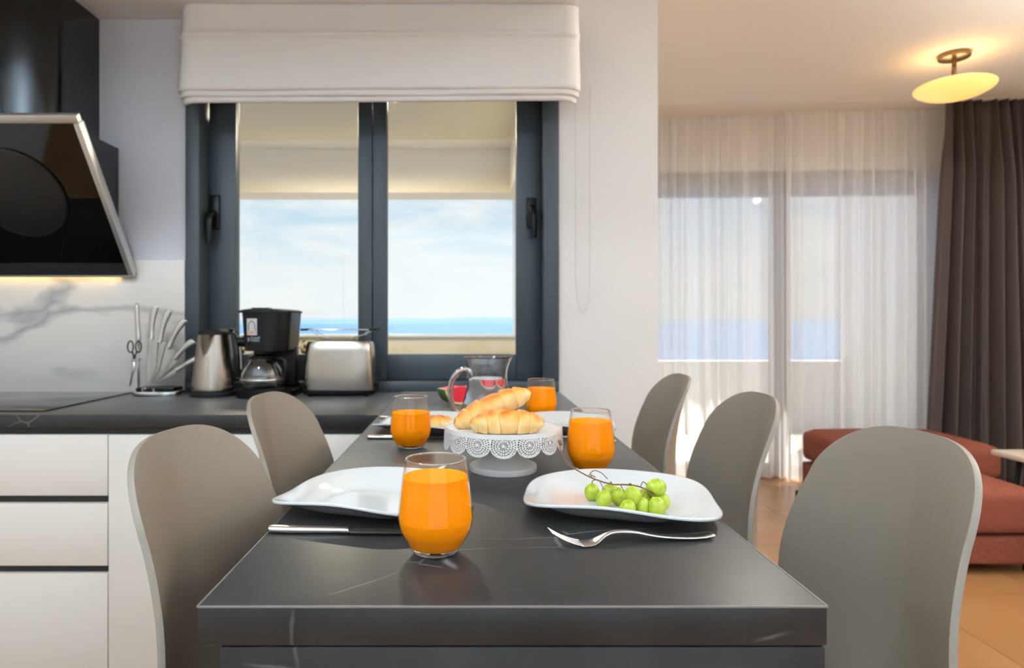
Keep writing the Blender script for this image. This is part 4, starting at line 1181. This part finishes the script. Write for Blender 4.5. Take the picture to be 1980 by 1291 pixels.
# ceiling lamp
lm = thing('ceiling_lamp', 'lit amber glass dish lamp on a short stem under the living room ceiling', 'lamp', (2.764, 3.687, CEIL))
b2 = bmesh.new(); lathe(b2, [(0, 0), (.078, 0), (.080, -.004), (.080, -.022), (.076, -.026), (0, -.026)], 48); bmesh.ops.recalc_face_normals(b2, faces=b2.faces); obj('canopy', b2, 'brass_nickel', lm, auto=40)
b2 = bmesh.new(); tube(b2, [(0, 0, -.026), (0, 0, -.165)], .012, 16); obj('stem', b2, 'brass_nickel', lm, smooth=True)
b2 = bmesh.new(); lathe(b2, spline([(.0, -.258), (.06, -.255), (.13, -.238), (.178, -.214), (.196, -.196), (.192, -.182), (.165, -.172), (.10, -.164), (.013, -.162)], 40), 64); bmesh.ops.recalc_face_normals(b2, faces=b2.faces)
obj('glass_shade', b2, 'lamp_glass', lm, smooth=True)
pd = bpy.data.lights.new('lamp_light', 'POINT'); pd.energy = 2.5; pd.color = (1, .76, .42); pd.shadow_soft_size = .12
po = bpy.data.objects.new('lamp_light', pd); COL.objects.link(po); po.parent = lm; po.location = (.0, 0, -.10)

# recessed downlights: real in the loggia, added indoors as unseen fill
def downlight(x, y, z, watts, lab, col=(.92, .96, 1.0), cone=172):
    d = thing('downlight', lab, 'lamp', (x, y, z), group='recessed ceiling spots')
    b2 = bmesh.new(); lathe(b2, [(.030, -.0005), (.045, -.0005), (.045, -.004), (.030, -.004)], 32); bmesh.ops.recalc_face_normals(b2, faces=b2.faces); obj('ring', b2, 'cabinet_white', d)
    b2 = bmesh.new(); lathe(b2, [(0, -.002), (.030, -.002)], 32); obj('lens', b2, 'bulb_glow', d)
    ld = bpy.data.lights.new('spot_light', 'SPOT'); ld.energy = watts; ld.spot_size = math.radians(cone); ld.spot_blend = .25; ld.shadow_soft_size = .05; ld.color = col
    lo = bpy.data.objects.new('spot_light', ld); COL.objects.link(lo); lo.parent = d; lo.location = (0, 0, -.012)
    return d
downlight(-1.0, .75, CEIL, 42, 'added ceiling fill spot left of the dining worktop')
downlight(1.3, .75, CEIL, 8, 'added ceiling fill spot right of the dining worktop')
downlight(1.9, 2.7, CEIL, 60, 'added ceiling fill spot between dining worktop and terrace door', (1, .94, .86))
downlight(3.2, 1.8, CEIL, 40, 'added ceiling fill spot above the sofa side', (1, .94, .86))
downlight(-.995, 3.19, 2.262, 42, 'left recessed spot in the loggia ceiling outside the window', (1, .86, .66))
downlight(-.37, 3.19, 2.262, 42, 'right recessed spot in the loggia ceiling outside the window', (1, .86, .66))

# fill uplighters, added out of view only for brightness: they wash the white ceiling, which lights the whole place softly
def uplighter(x, y, watts, lab, col=(.66, .94, 1.24)):
    d = thing('fill_uplighter', lab, 'lamp', (x, y, 0), group='added fill uplighters')
    b2 = bmesh.new(); lathe(b2, [(0, 0), (.14, 0), (.14, .015), (.02, .024), (0, .024)], 40); bmesh.ops.recalc_face_normals(b2, faces=b2.faces); obj('base', b2, 'black_matte', d, auto=40)
    b2 = bmesh.new(); tube(b2, [(0, 0, .024), (0, 0, 1.72)], .012, 14); obj('pole', b2, 'black_matte', d, smooth=True)
    b2 = bmesh.new(); lathe(b2, [(.012, 1.70), (.06, 1.715), (.13, 1.76), (.16, 1.81), (.155, 1.81), (.125, 1.765), (.05, 1.725), (0, 1.722)], 40); bmesh.ops.recalc_face_normals(b2, faces=b2.faces); obj('shade', b2, 'satin_steel', d, smooth=True)
    ld = bpy.data.lights.new('fill_uplight', 'SPOT'); ld.energy = watts; ld.spot_size = math.radians(150); ld.spot_blend = .5; ld.shadow_soft_size = .08; ld.color = col
    lo = bpy.data.objects.new('fill_uplight', ld); COL.objects.link(lo); lo.parent = d; lo.location = (0, 0, 1.80); lo.rotation_euler = (PI, 0, 0)
uplighter(-1.2, -1.0, 460, 'added fill uplighter behind the seats on the left')
uplighter(2.0, -1.0, 240, 'added fill uplighter behind the seats on the right')
uplighter(3.45, 1.5, 340, 'added fill uplighter in the living room beyond the right picture edge', (.96, .98, .94))
